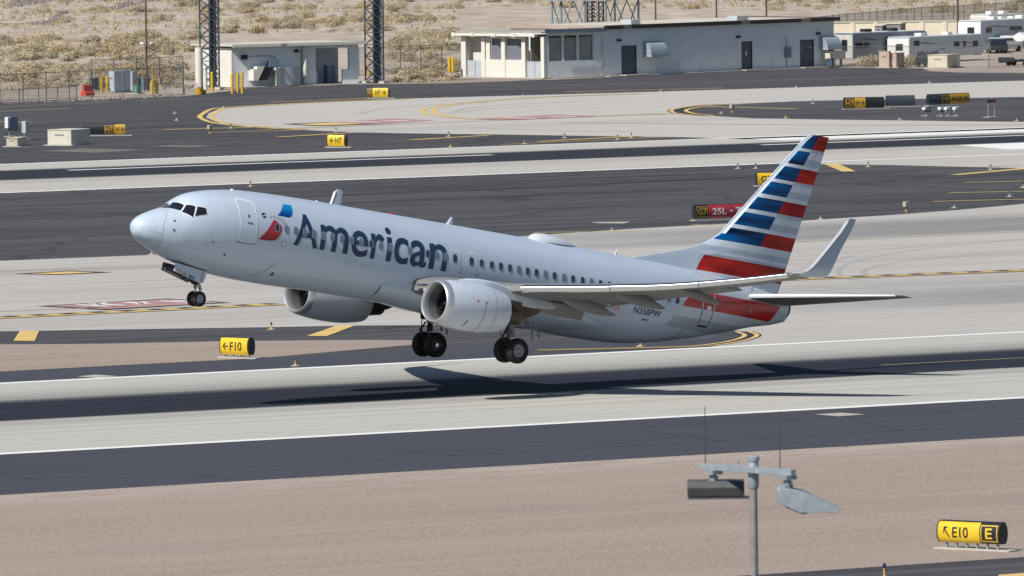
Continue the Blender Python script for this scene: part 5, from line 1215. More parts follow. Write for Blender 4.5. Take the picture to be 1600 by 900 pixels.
x, z1 = ws.uv(416.5, 96); b = MB(); b.box(x, x+.8, -.5, -.01, .9, z1); b.build('electric_panel', m_bluegrey, SH, bevel=.02)
x, z1 = ws.uv(430.5, 105); b = MB(); b.box(x, x+2.0, -.85, -.01, .04, z1); e_ = b.build('switchgear_box', m_ltgrey, SH, bevel=.02); b = MB(); b.box(x-.45, x-.02, -.9, -.02, .04, z1-.05); b.build('switchgear_side', m_wallw, e_)
x, z1 = ws.uv(460, 112); b = MB(); b.lathe([(0, .32), (z1-.1, .32), (z1, .25)], 'z', (x+.3, .8, 0), 18, close=True); b.build('storage_drum', m_ltgrey, SH, True)
x, z1 = ws.uv(484, 111.5); b = MB(); b.box(x, x+1.05, .4, 1.1, .04, z1); b.build('counter_box', m_ltgrey, SH, bevel=.02)
x, z1 = ws.uv(523, 103); b = MB(); b.box(x, x+.8, 1.2, 1.9, .04, z1); b.build('tool_chest', m_bluegrey, SH, bevel=.02)
b = MB(); b.box(-.6, Ls+.4, -1.1, -.02, -.02, .05); b.build('concrete_kerb', m_conc, SH)

# ================================================================= MASTS, POLES
m_mast = pm('dark_blue_steel', (.055, .075, .10), .55, .4, var=.25, scale=3); m_pole = pm('brown_pole', (.10, .065, .06), .7, var=.2)
def lattice_mast(label, u, v, wd, H, core, n=3, name='lattice_mast'):
    r = empty(name, label, 'mast', tuple(G(u, v)), .25); R_ = wd/math.sqrt(3) if n == 3 else wd/math.sqrt(2)
    P = [Vector((R_*math.cos(2*math.pi*i/n+.4), R_*math.sin(2*math.pi*i/n+.4), 0)) for i in range(n)]
    for p in P:
        b = MB(); b.tube(p+Vector((0, 0, .05)), p+Vector((0, 0, H)), .07, n=8); b.build('mast_leg', m_mast, r)
        b = MB(); b.box(p.x-.32, p.x+.32, p.y-.32, p.y+.32, -.02, .22); b.build('footing', m_conc, r)
    b = MB(); st = wd*.62; k = 0; z = .3
    while z+st < H:
        for i in range(n):
            a, c = P[i], P[(i+1) % n]; up = Vector((0, 0, 1))
            b.tube(a+up*z, c+up*(z+st), .032, n=5); b.tube(c+up*z, a+up*(z+st), .032, n=5); b.tube(a+up*z, c+up*z, .03, n=5)
        z += st; k += 1
    b.build('lattice_bracing', m_mast, r)
    if core:
        b = MB(); b.box(-core/2, core/2, -.10, .10, .1, H-.5); b.build('cable_tray', m_mast, r)
        b = MB()
        for k in range(int(H/.45)): b.box(wd*.28, wd*.28+.3, -.14, .14, .4+k*.45, .46+k*.45)
        b.build('ladder_rungs', m_mast, r)
        b = MB(); b.tube((wd*.22, -.1, .05), (wd*.22, -.1, H-1), .11, n=8); b.build('conduit', m_mast, r, True)
    return r
lattice_mast('dark triangular lattice mast in front of the left end of the shelter', 331, 139.5, 1.75, 13, .42); lattice_mast('dark lattice mast standing just right of the shelter, broader cable tray', 588, 130, 1.7, 13, .62)
# small square platform tower behind the block building
S = G(931, 86); T = empty('platform_tower', 'grey steel platform tower with splayed legs rising behind the block building', 'mast', tuple(S), .55)
m_tow = pm('pale_blue_steel', (.30, .37, .42), .5, .5, var=.15, scale=3)
b = MB(); b.box(-4.6, 4.6, -3, 3, 5.35, 5.65); b.build('platform_deck', m_tow, T)
for x, y in ((-4.2, -2.8), (4.2, -2.8), (-4.2, 2.8), (4.2, 2.8), (-1.9, -2.8), (-1.9, 2.8)):
    b = MB(); b.tube((x, y, 0), (x, y, 5.35), .11, n=8); b.build('tower_leg', m_tow, T, True)
b = MB()
for y in (-2.8, 2.8):
    b = MB()
    for a, c in ((-4.2, -1.9), (-1.9, 1.2), (1.2, 4.2)):
        b.tube((a, y, 2.4), (c, y, 5.3), .06, n=6); b.tube((c, y, 2.4), (a, y, 5.3), .06, n=6)
    b.build('cross_bracing', m_tow, T)
b = MB()
for x, y in ((-.6, -.6), (.6, -.6), (.6, .6), (-.6, .6)): b.tube((x, y, 0), (x, y, 12), .07, n=6)
z = 0
while z < 11.5:
    for a, c in (((-.6, -.6), (.6, -.6)), ((.6, -.6), (.6, .6)), ((.6, .6), (-.6, .6)), ((-.6, .6), (-.6, -.6))):
        b.tube((*a, z), (*c, z+.7), .03, n=5); b.tube((*c, z), (*a, z+.7), .03, n=5)
    z += .7
b.build('centre_lattice', m_mast, T)
b = MB()
for k in range(14): b.lathe([(3.0+k*.35, .18), (3.15+k*.35, .18)], 'z', (-1.1, -.2, 0), 10, close=True)
b.build('cable_coil', m_mast, T)
def pole(label, u, v, H, rr=.07, lamps=None, name='slim_pole'):
    r = empty(name, label, 'pole', tuple(G(u, v)), .2)
    b = MB(); b.tube((0, 0, 0), (0, 0, H), rr, rr*.7, n=10); b.build('shaft', m_pole, r, True); b = MB(); b.box(-.22, .22, -.22, .22, -.02, .08); b.build('base_plate', m_galv, r)
    if lamps:
        for s in (-1, 1):
            b = MB(); b.tube((0, 0, lamps-.12), (s*.4, 0, lamps-.02), .03, n=6); arm = b.build('lamp_arm', m_pole, r); b = MB(); b.lathe([(0, .1), (.08, .24), (.2, .2), (.24, 0)], 'z', (s*.5, 0, lamps-.1), 14, close=True); b.build('lamp_head', m_sw, r, True)
    return r
pole('thin brown pole with a pair of white lamp heads, inside the fenced yard at left', 229.5, 142, 12.5, .10, 4.15)
pole('thin brown pole behind the block building, left of two above its roof', 1120, 84, 9, .10); pole('thin brown pole behind the block building, right of two above its roof', 1198, 82, 9, .11); pole('thin dark pole beside the platform tower', 1025, 84, 8.5, .10)
pole('thin dark pole in front of the cream wall behind the caravans', 1497, 74, 9, .13)

# ================================================================= FLOODLIGHT POLE IN THE FOREGROUND
dist = 148.0
def at(u, v, d=dist):
    r = ray(u, v); return CAM_P+r*(d/r.dot(FW))
PT = at(1177, 713); base = Vector((PT.x, PT.y, 0))
FL = empty('floodlight_pole', 'tall grey steel pole carrying two floodlights on a crossarm in the foreground', 'light pole', tuple(base))
def lp(p): return p-base
r0 = at(1178, 760); tz = r0.z; m_lit = pm('weathered_grey_paint', (.30, .30, .29), .5, .2, var=.1, scale=8); m_fhd = pm('dark_floodlight_shell', (.085, .09, .095), .55, .2, var=.15, scale=8); m_fhl = pm('pale_floodlight_shell', (.36, .41, .45), .5, .2, var=.1, scale=8); m_whip = pm('rusty_rod', (.09, .045, .04), .7, var=.2)
b = MB(); b.tube((0, 0, 0), (0, 0, tz), .085, .052, n=20); b.build('shaft', m_lit, FL, True)
b = MB(); b.lathe([(0, .30), (.05, .30), (.06, .1), (.3, .09)], 'z', n=20); b.build('base_flange', m_galv, FL, True)
c1 = PT.z-tz
b = MB(); b.lathe([(tz-.03, .060), (tz, .072), (tz+.10, .076), (tz+.30, .076), (tz+.32, .070), (tz+c1-.07, .070), (tz+c1-.06, .085), (tz+c1-.01, .085), (tz+c1+.01, .06), (tz+c1+.015, 0)], 'z', n=24); b.build('pole_collar', pm('pale_blue_galvanised', (.42, .48, .52), .42, .4, var=.15, scale=9), FL, True)
mg = MATS['pale_blue_galvanised']
dirA = (R2*1.0); axis = Vector((R2.x, R2.y, 0)).normalized()*1.25-Vector((FW.x, FW.y, 0)).normalized()*1.55; al = axis.length; axd = axis.normalized(); side_ = Vector((-axd.y, axd.x, 0))
zc = at(1177, 733).z
fr_l, fr_r = 72/141, 69/141
def arm_pt(s, z=0): return Vector((0, 0, zc+z))+axd*s-side_*0.0
sL, sR = -al*fr_l, al*fr_r
b = MB(); w2 = .045
offp = -side_*.10 if (-side_).dot(FW) < 0 else side_*.10
b.loft([[p+offp+side_*dx*w2+Vector((0, 0, dz*w2)) for dx, dz in ((-1, -1), (1, -1), (1, 1), (-1, 1))] for p in (arm_pt(sL), arm_pt(sR))]); b.build('crossarm', mg, FL, bevel=.006)
for s_, nm in ((sL+.28, 0), (sR-.12, 1)):
    p = arm_pt(s_)+offp; b = MB(); b.box(p.x-.09, p.x+.09, p.y-.09, p.y+.09, p.z-.10, p.z-.046); b.tube(p+Vector((0, 0, -.1)), p+Vector((0, 0, -.26)), .04, n=12); b.tube(p+Vector((-.07, 0, -.2)), p+Vector((.07, 0, -.2)), .03, n=10); b.tube(p+Vector((0, -.08, -.14)), p+Vector((0, .08, -.14)), .025, n=8); b.build('swivel_bracket', mg if nm == 0 else m_galv, FL, True)
b = MB(); b.lathe([(zc-.03, .085), (zc+.03, .085)], 'z', n=20, close=True); b.tube(Vector((-.05, -.02, zc+.06))-axd*.3, Vector((-.05, -.02, zc+.11))-axd*.3, .02); b.build('arm_clamp', mg, FL, True)
# lightning rods
for u, vt, vb in ((1112, 642, 736), (1226, 648, 742)):
    s_ = (u-1177)/141*al; p = arm_pt(s_)+offp; L_ = (vb-vt)*dist/F_PX; b = MB(); b.tube(p-Vector((0, 0, .04)), p+Vector((0, 0, L_)), .009, .006, n=6); b.build('lightning_rod', m_whip, FL)
# left floodlight: broad shell seen from behind, aimed away to the left
def shell(name, centre, xdir, ydir, secs, mat_, parent):
    b = MB(); rs = []
    for s_, poly in secs: rs.append([centre+xdir*s_+ydir*py+Vector((0, 0, pz)) for py, pz in poly])
    b.loft(rs); return b.build(name, mat_, parent, bevel=.008)
H_r = Vector((R2.x, R2.y, 0)).normalized(); H_f = Vector((FW.x, FW.y, 0)).normalized()
pm_px = dist/F_PX
cL = lp(at(1122, 768))+offp*.2; cL = cL+(arm_pt(sL+.28)-arm_pt(sL+.28)); cL = Vector((cL.x, cL.y, cL.z))
cL += H_f*((arm_pt(sL+.28)).dot(H_f)-cL.dot(H_f))
poly = [(-.16, .02), (-.12, .115), (.12, .125), (.20, .0), (.2, -.10), (-.13, -.105)]
S1 = shell('floodlight_housing', cL, H_r, H_f, [(-.40, poly), (.39, poly)], m_fhd, FL)
b = MB(); rs = []
for s_ in (-.40, .46): rs.append([cL+H_r*s_+H_f*py+Vector((0, 0, pz)) for py, pz in ((-.125, -.115), (.2, -.115), (.55, -.15), (.55, -.175), (-.11, -.14))])
b.loft(rs); b.build('floodlight_visor', m_fhl, S1)
# right floodlight: wedge seen in profile
cR = lp(at(1235, 772)); cR += H_f*((arm_pt(sR-.12)).dot(H_f)-cR.dot(H_f)); k_ = pm_px
prof_ = [(1212, 760), (1217, 755), (1247, 760.5), (1252, 764), (1258, 794), (1247, 794.5), (1213, 779)]
def pz(u, v): return (u-1235)*k_, (772-v)*k_
prof2 = [pz(u, v) for u, v in prof_]; wedge = [pz(u, v) for u, v in ((1250, 760.5), (1309, 789.5), (1309, 794.5), (1249, 794.5))]
b = MB(); b.loft([[cR+H_r*x+Vector((0, 0, z))+H_f*w_ for x, z in prof2] for w_ in (-.26, .26)]); S2_ = b.build('floodlight_housing', m_fhl, FL, bevel=.008)
b = MB(); b.loft([[cR+H_r*x+Vector((0, 0, z))+H_f*w_ for x, z in wedge] for w_ in (-.275, .275)]); b.build('floodlight_visor', m_fhl, S2_, bevel=.006)
b = MB(); b.loft([[cR+H_r*x+Vector((0, 0, z))+H_f*w_ for x, z in [pz(u, v) for u, v in ((1226, 787), (1250, 797), (1258, 797), (1258, 794.5), (1228, 784))]] for w_ in (-.2, .2)]); b.build('lamp_glass_frame', m_galv, S2_)

# ================================================================= FENCED YARD AT LEFT
m_fence = pm('fence_steel', (.22, .23, .23), .6, .4, var=.2); m_yp = pm('yellow_bollard_paint', (.68, .42, .02), .5, var=.1)
def mesh_mat(name, col, a):
    m = bpy.data.materials.new(name); m.use_nodes = True; t = m.node_tree; N = t.nodes; L = t.links; b = N['Principled BSDF']; b.inputs['Base Color'].default_value = (*col, 1); b.inputs['Roughness'].default_value = .6
    g = N.new('ShaderNodeNewGeometry'); n = noise(N, L, g.outputs['Position'], 2, (1, 1, 1), 2, .5); L.new(nmath(N, L, 'MULTIPLY', nmath(N, L, 'ADD', n, .5), a), b.inputs['Alpha']); return m
m_mesh = mesh_mat('chain_link_mesh', (.16, .16, .16), .20); m_mesh2 = mesh_mat('tan_slatted_mesh', (.30, .28, .22), .45)
def fence(label, pts, H, step, mm, group=None, barbed=False):
    """pts: ground pixels"""
    P = [G(u, v) for u, v in pts]; base = P[0]; r = empty('chain_link_fence', label, 'fence', tuple(base), 0, group)
    q = MB(); rail = MB()
    for a, c in zip(P[:-1], P[1:]):
        d = c-a; n = max(1, int(d.length/step+.5)); a0, c0 = a-base, c-base
        q.add([a0+Vector((0, 0, .05)), c0+Vector((0, 0, .05)), c0+Vector((0, 0, H)), a0+Vector((0, 0, H))], [(0, 1, 2, 3)])
        rail.tube(a0+Vector((0, 0, H)), c0+Vector((0, 0, H)), .03, n=6); rail.tube(a0+Vector((0, 0, .12)), c0+Vector((0, 0, .12)), .02, n=5)
        for i in range(n+1):
            if i == n and c is not P[-1]: continue
            p = a0+(c0-a0)*i/n; b = MB(); b.tube(p+Vector((0, 0, -.05)), p+Vector((0, 0, H+.08)), .045, n=8); b.build('post', m_fence, r)
    rail.build('rails', m_fence, r); q.build('wire_mesh', mm, r, fixn=False)
fence('long wire fence along the desert edge at far left', [(-60, 163), (0, 159.8), (144, 153.5)], 2.35, 3.0, m_mesh)
fence('wire yard fence around the gas and electric gear, left of the white pipe', [(144, 153.5), (287, 149.3)], 2.45, 3.0, m_mesh)
fence('back fence of the small equipment yard at left', [(144, 146), (142, 138), (285, 132), (287, 149.3)], 2.5, 3.2, m_mesh)
fence('perimeter fence between the shelter and the annex', [(561, 119.5), (722, 113)], 2.6, 2.9, m_mesh)
fence('slatted fence climbing behind the cream wall at upper right', [(1250, 66), (1312, 59), (1440, 47), (1620, 36)], 2.35, 2.6, m_mesh2)
fence('thin wire fence in front of the caravans at right', [(1304, 105.5), (1400, 104), (1545, 106.5), (1620, 101)], 1.9, 8.5, m_mesh)
fence('low wire fence left of the shelter', [(-60, 166.5), (0, 163.3), (120, 157)], 1.2, 2.6, m_mesh)
def bollard(u, v, hpx, lab, grp, wpx=4.6, cap=None, col=None):
    s = PXM(v); r = tag(MB().lathe([(-.05, wpx/s/2), (hpx/s-.06, wpx/s/2), (hpx/s, wpx/s/3.2), (hpx/s+.01, 0)], 'z', n=16).build('bollard', col or m_yp, smooth_=True, loc=tuple(G(u, v))), lab, 'bollard', grp)
for u, v, h, lab in ((159, 144.3, 25, 'yellow bollard in the fenced yard, leftmost of three'), (168, 144.5, 27, 'yellow bollard in the fenced yard, middle of three'), (175.5, 143.5, 26, 'yellow bollard in the fenced yard, touching the pale blue cabinet'),
                     (331.5, 143, 31, 'yellow bollard in front of the left lattice mast'), (363, 146, 32, 'yellow bollard at the left corner of the shelter, left of the pair'), (378.5, 146, 34, 'yellow bollard at the left corner of the shelter, right of the pair'), (371.5, 143.5, 30, 'rusty yellow bollard standing behind the corner pair'),
                     (571, 117.5, 15, 'short yellow bollard behind the right lattice mast'), (576.5, 117.5, 9, 'shortest yellow bollard behind the right lattice mast'), (702.3, 120.8, 31.5, 'left yellow bollard of the pair beside the annex'), (707.8, 120.8, 32, 'right yellow bollard of the pair beside the annex'), (1314, 102.5, 12, 'yellow bollard beside the blue bin at the building corner')):
    bollard(u, v, h, lab, 'yellow bollards', 4.4 if u < 600 or u > 710 else 4.8)
# water-filled barrier
s = PXM(150); r = empty('traffic_barrier', 'orange-red plastic traffic barrier by the wire fence at left', 'barrier', tuple(G(130, 149.8)), .30)
m_or = pm('orange_red_plastic', (.62, .07, .04), .5, var=.08)
b = MB(); b.loft([[(x, y, z) for y, z in ((-.3, 0), (-.28, .25), (-.12, .45), (-.10, .92), (.10, .92), (.12, .45), (.28, .25), (.3, 0))] for x in (0, 1.25)]); b.build('barrier_body', m_or, r, bevel=.03)
b = MB(); b.box(.1, .3, -.11, .11, .92, .98); b.box(.9, 1.1, -.11, .11, .92, .98); b.build('filler_cap', m_or, r) if False else None
b = MB(); b.box(.1, .3, -.09, .09, .92, .97); b.build('filler_cap', m_or, r)
m_pblue = pm('pale_blue_cabinet', (.50, .60, .66), .5, .1, var=.06)
cabinet('yard_cabinet', 'tall pale blue equipment cabinet between the yellow bollards and the slim grey box', 'utility cabinet', (177.5, 144), (178.5, 144.5), (204, 143), 110.5, m_pblue, 3)
cabinet('yard_cabinet', 'slim white and grey cabinet right of the pale blue one', 'utility cabinet', (206, 141.5), (207, 142), (214, 141.6), 111, m_ltgrey, 1)
cabinet('yard_cabinet', 'low green box beside the thin lamp pole in the yard', 'utility cabinet', (213, 146), (214, 146.3), (221, 145.8), 133, pm('green_box', (.13, .33, .22), .5), 1)
cabinet('yard_cabinet', 'dark blue unit left of the yard bollards', 'utility cabinet', (145.5, 140), (146.5, 140.4), (154, 140), 122, pm('dark_blue_unit', (.06, .08, .12), .5), 1)
cabinet('yard_cabinet', 'slate unit under the thin lamp pole', 'utility cabinet', (223, 141), (224.5, 141.5), (236, 141), 122, m_bluegrey, 1)
# gas riser with yellow pipes
r = empty('pipe_riser', 'yellow pipe riser with a valve wheel in the fenced yard', 'pipework', tuple(G(241, 146.3)), .3)
b = MB(); b.path([(-.35, 0, 0), (-.35, 0, 1.0), (.0, 0, 1.15), (.35, 0, 1.0), (.35, 0, 0)], .15, n=12); b.build('pipe_loop', m_yp, r, True); b = MB(); b.tube((0, .05, 1.1), (0, .05, 2.1), .10, n=12); b.build('pipe_stem', m_yp, r, True); b = MB(); b.lathe([(2.0, .12), (2.1, .22), (2.2, .22), (2.28, .1)], 'z', (0, .05, 0), 14, close=True); b.build('valve_head', pm('orange_valve', (.68, .36, .05), .5), r, True)
for u, v, w_, h_, lab in ((251, 125, 9, 9, 'white notice board hung on the yard fence'), (280, 111, 5, 5, 'small white notice at the right end of the yard fence')):
    p = G(u, 150.3); s = PXM(150.3); b = MB(); z = (150.3-v)/s; b.box(-w_/s/2, w_/s/2, -.08, -.06, z-h_/s/2, z+h_/s/2)
    o = b.build('notice_board', m_sw, loc=tuple(p), rot=.25); tag(o, lab, 'sign')
# white vertical pipe with yellow foot, left of the shelter
s = PXM(147.5); r = empty('white_pipe', 'thick white vertical pipe with a yellow elbow foot at the left end of the shelter', 'pipework', tuple(G(311.5, 147.5)), .2)
b = MB(); b.tube((0, 0, .62), (0, 0, 74/s), .33, n=20); b.build('pipe', m_wallw, r, True); b = MB(); b.tube((0, 0, 0), (0, 0, .62), .32, n=20); b.tube((.1, 0, .25), (.65, 0, .2), .2, n=14); b.build('yellow_elbow', pm('orange_yellow_pipe', (.66, .36, .02), .5), r, True)
r = empty('white_pipe', 'shorter slimmer white vent pipe right of the thick one', 'pipework', tuple(G(321, 141.5)), .2); b = MB(); b.tube((0, 0, 0), (0, 0, 1.9), .17, n=16); b.build('pipe', m_wallw, r, True); b = MB(); b.lathe([(1.9, .22), (2.0, .24), (2.1, .22)], 'z', n=16, close=True); b.build('cap', m_wallw, r, True)
# right side small things
cabinet('tan_cabinet', 'tan electrical cabinet, left one of the close pair in front of the caravans', 'utility cabinet', (1380, 105.3), (1389, 105.8), (1392, 105.6), 80, pm('tan_cabinet_paint', (.52, .40, .32), .6, var=.06), 1)
cabinet('tan_cabinet', 'tan electrical cabinet with a dark side, right one of the close pair', 'utility cabinet', (1392.5, 105.5), (1400.5, 105.6), (1413, 104.6), 83, MATS['tan_cabinet_paint'], 1)
cabinet('cream_cabinet', 'wide cream and tan utility box in front of the white caravan', 'utility cabinet', (1456.5, 105.8), (1480, 106.4), (1500, 104.8), 86, pm('cream_box_paint', (.60, .55, .43), .6, var=.06), 1)
r = empty('waste_bin', 'dark blue bin at the right corner of the grey block building', 'bin', tuple(G(1300, 105.2)), .4); b = MB(); b.box(0, .7, 0, .6, .05, .75); b.build('bin_body', pm('dark_blue_plastic', (.05, .075, .13), .5), r, bevel=.03); b = MB(); b.box(-.04, .74, -.04, .64, .752, .82); b.build('bin_lid', MATS['dark_blue_plastic'], r, bevel=.02)

# ================================================================= CREAM WALL, SHEDS, CARAVANS, CARS
m_cw = pm('cream_block_wall', (.86, .78, .60), .85, var=.06, scale=.6); m_shed = pm('grey_shed', (.24, .23, .22), .8, var=.1)
ww = Wall((1296, 62), (1620, 57.5)); r = root_at('boundary_wall', 'long cream boundary wall behind the caravans', 'wall', ww)
zt = ww.uv(1400, 32.5)[1]
n = 9
for i in range(n):
    b = MB(); b.box(ww.len*i/n, ww.len*(i+1)/n-.03, 0, .3, 0, zt-.15); b.build('wall_panel', m_cw, r)
b = MB(); b.box(0, ww.len, -.06, .36, zt-.148, zt); b.build('coping', m_roof, r)
for i in range(1, n): b = MB(); b.box(ww.len*i/n-.2, ww.len*i/n+.2, -.08, -.003, 0, zt-.15); b.build('wall_pier', m_cw, r)
def shed(u0, u1, vb, vt, lab):
    A = G(u0, vb); B = G(u1, vb); s = PXM(vb); H = (vb-vt)/s; ln = (B-A).length; r = empty('storage_shed', lab, 'shed', tuple(A), math.atan2((B-A).y, (B-A).x)+.1)
    b = MB(); b.box(0, ln, 0, 2, 0, H-.1); b.build('shed_wall', m_shed, r); b = MB(); b.box(-.1, ln+.1, -.1, 2.1, H-.098, H); b.build('shed_roof', m_roof, r); b = MB(); b.box(ln*.3, ln*.7, -.02, -.002, .05, H*.8); b.build('shed_door', m_door, r)
shed(1367, 1378, 72, 39.5, 'narrow grey shed in front of the cream wall, left one'); shed(1385, 1407, 71.5, 36.5, 'wider grey shed in front of the cream wall, right one'); shed(1496, 1516, 64, 33, 'grey shed at the right end of the cream wall beside the thin pole')
m_rvw = pm('caravan_white', (.80, .80, .78), .35, var=.03, coat=.3); m_rvd = pm('caravan_slate', (.16, .19, .24), .35, var=.06, coat=.3); m_rvm = pm('caravan_pale_blue', (.50, .56, .62), .35, var=.05, coat=.3); m_rvg = pm('caravan_glass', (.02, .024, .03), .1)
def caravan(label, uA, uB, H, wdt, body, nose_len, winds, fifth=0, stripes_=True, endm=None, sk=.55):
    """uA..uB: foot of the long side facing the camera"""
    A, B = G(*uA), G(*uB); d = B-A; ln = d.length; r = empty('travel_trailer', label, 'caravan', tuple(A), math.atan2(d.y, d.x))
    z0 = sk
    side = [(0, z0), (ln-nose_len, z0), (ln, z0+.5), (ln, H-.7), (ln-nose_len*.5, H), (.25, H), (0, H-.12)]
    b = MB(); b.loft([[(x, y, z) for x, z in side] for y in (0, wdt)]); b.build('body', body, r, bevel=.03)
    b = MB(); b.box(-.03, -.002, .04, wdt-.04, z0+.03, H-.15); e = b.build('end_cap', endm or m_rvw, r, bevel=.01)
    b = MB(); b.box(-.045, -.031, wdt*.28, wdt*.58, 1.2, H-.6); b.build('end_window', m_rvg, e)
    b = MB(); b.box(.1, ln-nose_len*.5-.1, .08, wdt-.08, H+.002, H+.06); b.build('roof', m_rvw, r)
    for x, l_ in ((ln*.25, .9), (ln*.6, .8)): b = MB(); b.box(x, x+l_, wdt*.35, wdt*.65, H+.06, H+.34); b.build('roof_unit', m_rvw if body is not m_rvd else m_lamp, r, bevel=.05)
    for f0, f1, zz0, zz1 in winds: b = MB(); b.box(ln*f0, ln*f1, -.03, -.003, zz0, zz1); b.build('window', m_rvg, r)
    b = MB(); b.box(ln*.46, ln*.46+.75, -.02, -.003, z0+.1, H-.55); dr = b.build('door', body, r); b = MB(); b.box(ln*.46+.6, ln*.46+.68, -.04, -.021, 1.5, 1.62); b.build('handle', m_galv, dr)
    for k, (xa, xb, za, zb) in enumerate(((.05, .40, H-.5, H-.75), (.30, .62, H-1.35, H-1.0), (.55, .92, H-.55, H-.9), (.6, .95, 1.15, 1.4))):
        if not stripes_: break
        b = MB(); b.add([(ln*xa, -.006, za), (ln*(xa+xb)/2, -.006, (za+zb)/2+.10), (ln*xb, -.006, zb), (ln*(xa+xb)/2, -.006, (za+zb)/2-.02)], [(0, 1, 2, 3)]); b.build('side_graphic', pm('navy_graphic', (.05, .07, .13), .4) if body is not m_rvd else m_lamp, r)
    for f in (.36, .44):
        b = MB(); b.lathe([(-.0, .0), (-.0, .36), (.22, .36), (.22, 0)], 'y', (ln*f, .04, .37), 20); b.build('wheel', m_tire, r, True, angle=50)
    b = MB(); b.path([(ln-.3, wdt/2, .5), (ln+1.0, wdt/2, .5)], .06); b.build('hitch', m_lamp, r)
caravan('slate travel trailer with a white roof, just right of the grey block building', (1333, 101), (1452, 96.5), 2.9, 2.5, m_rvd, .8, ((.03, .13, 1.5, 2.0), (.42, .60, .9, 2.1), (.15, .22, 1.5, 2.0)), endm=pm('cream_end_cap', (.62, .61, .54), .5))
caravan('pale blue travel trailer with a bright white end, centre of the three caravans', (1421, 99.5), (1541, 93.5), 2.42, 2.5, m_rvm, 1.0, ((.06, .13, 1.6, 2.1), (.58, .65, 1.3, 1.85), (.70, .73, 1.3, 1.85), (.83, .89, 1.3, 1.85)))
caravan('large white and pale blue caravan at the right edge, farthest back', (1533, 79), (1660, 72), 2.85, 2.6, m_rvm, .5, ((.06, .13, 1.7, 2.2), (.35, .5, 1.8, 2.2), (.62, .75, 1.7, 2.2)), sk=.9)
def car(label, u, v, rot, ln, body, kind='parked_car', H=1.45):
    r = empty(kind, label, 'car', tuple(G(u, v)), rot); w_ = 1.75; prof_ = [(0, .35), (0, .85), (.25, .95), (ln*.10, H-.05), (ln*.18, H), (ln*.60, H), (ln*.76, .98), (ln*.97, .85), (ln, .6), (ln, .35)]
    b = MB(); b.loft([[(x, y*(1 if z < 1 else .85), z) for x, z in prof_] for y in (-w_/2, w_/2)]); b.build('body', body, r, bevel=.05)
    b = MB(); b.loft([[(x, y, z) for x, z in ((ln*.13, 1.0), (ln*.2, H-.08), (ln*.58, H-.08), (ln*.71, 1.0))] for y in (-w_/2*.93-.01, w_/2*.93+.01)]); b.build('windows', m_rvg, r)
    for x in (ln*.18, ln*.8):
        for y in (-w_/2+.08, w_/2-.08): b = MB(); b.lathe([(-.1, 0), (-.1, .32), (.1, .32), (.1, 0)], 'y', (x, y, .32), 18); b.build('wheel', m_tire, r, True, angle=50)
    return r
car('dark car half hidden behind the wide cream box', 1444, 104.5, .5, 2.6, pm('dark_car_paint', (.03, .035, .045), .25, .3, coat=1))
car('white car parked under the raised end of the farthest caravan', 1548, 83, .3, 4.4, m_rvw); car('silver pickup at the right edge behind the yard', 1570, 78, .4, 4.6, pm('silver_car_paint', (.42, .44, .47), .3, .6, coat=1))
car('black car beside the white one in the caravan yard', 1562, 84.5, 1.2, 4.2, MATS['dark_car_paint']); r = empty('flatbed_trailer', 'low dark flatbed trailer at the right edge by the dirt verge', 'trailer', tuple(G(1572, 104)), .3)
b = MB(); b.box(0, 4.2, -.9, .9, .42, .58); b.box(0, .08, -.9, .9, .585, .85); b.build('bed', pm('charcoal_steel', (.05, .055, .06), .5, .3), r, bevel=.02); b = MB(); b.path([(-.0, -.5, .45), (-1.1, 0, .42), (0, .5, .45)], .05); b.build('tow_frame', m_lamp, r)
for x in (1.7, 2.5):
    for y in (-1.0, .85): b = MB(); b.lathe([(-.1, 0), (-.1, .32), (.1, .32), (.1, 0)], 'y', (x, y, .32), 16); b.build('wheel', m_tire, r, True, angle=50)
caravan('small white caravan tucked behind the covered boat at the right edge', (1561, 71.5), (1612, 69.5), 2.5, 2.3, m_rvw, .6, ((.1, .28, 1.4, 1.9), (.6, .8, 1.4, 1.9)), stripes_=False)
caravan('cream motorhome at the far right, between the boundary wall and the boat', (1545, 66), (1600, 63.5), 2.7, 2.3, m_rvw, .5, ((.08, .22, 1.5, 2.0), (.55, .8, 1.5, 2.0)), endm=m_cream)
r = empty('covered_boat', 'white covered boat on a trailer at the right edge', 'boat', tuple(G(1592, 79)), .3); b = MB(); rs = []
for x, w_, z in ((0, .75, .9), (1.5, 1.0, .8), (3.5, .9, .85), (5, .1, 1.2)): rs.append([(x, -w_, 1.35), (x, -w_*.6, z), (x, w_*.6, z), (x, w_, 1.35), (x, 0, 1.75)])
b.loft(rs); b.build('hull_and_cover', m_rvw, r, True); b = MB(); b.box(.2, 4.6, -.05, .05, .6, .7); b.build('trailer_beam', m_lamp, r)
for y in (-.9, .8): b = MB(); b.lathe([(-.09, 0), (-.09, .33), (.09, .33), (.09, 0)], 'y', (1.8, y, .34), 16); b.build('wheel', m_tire, r, True)

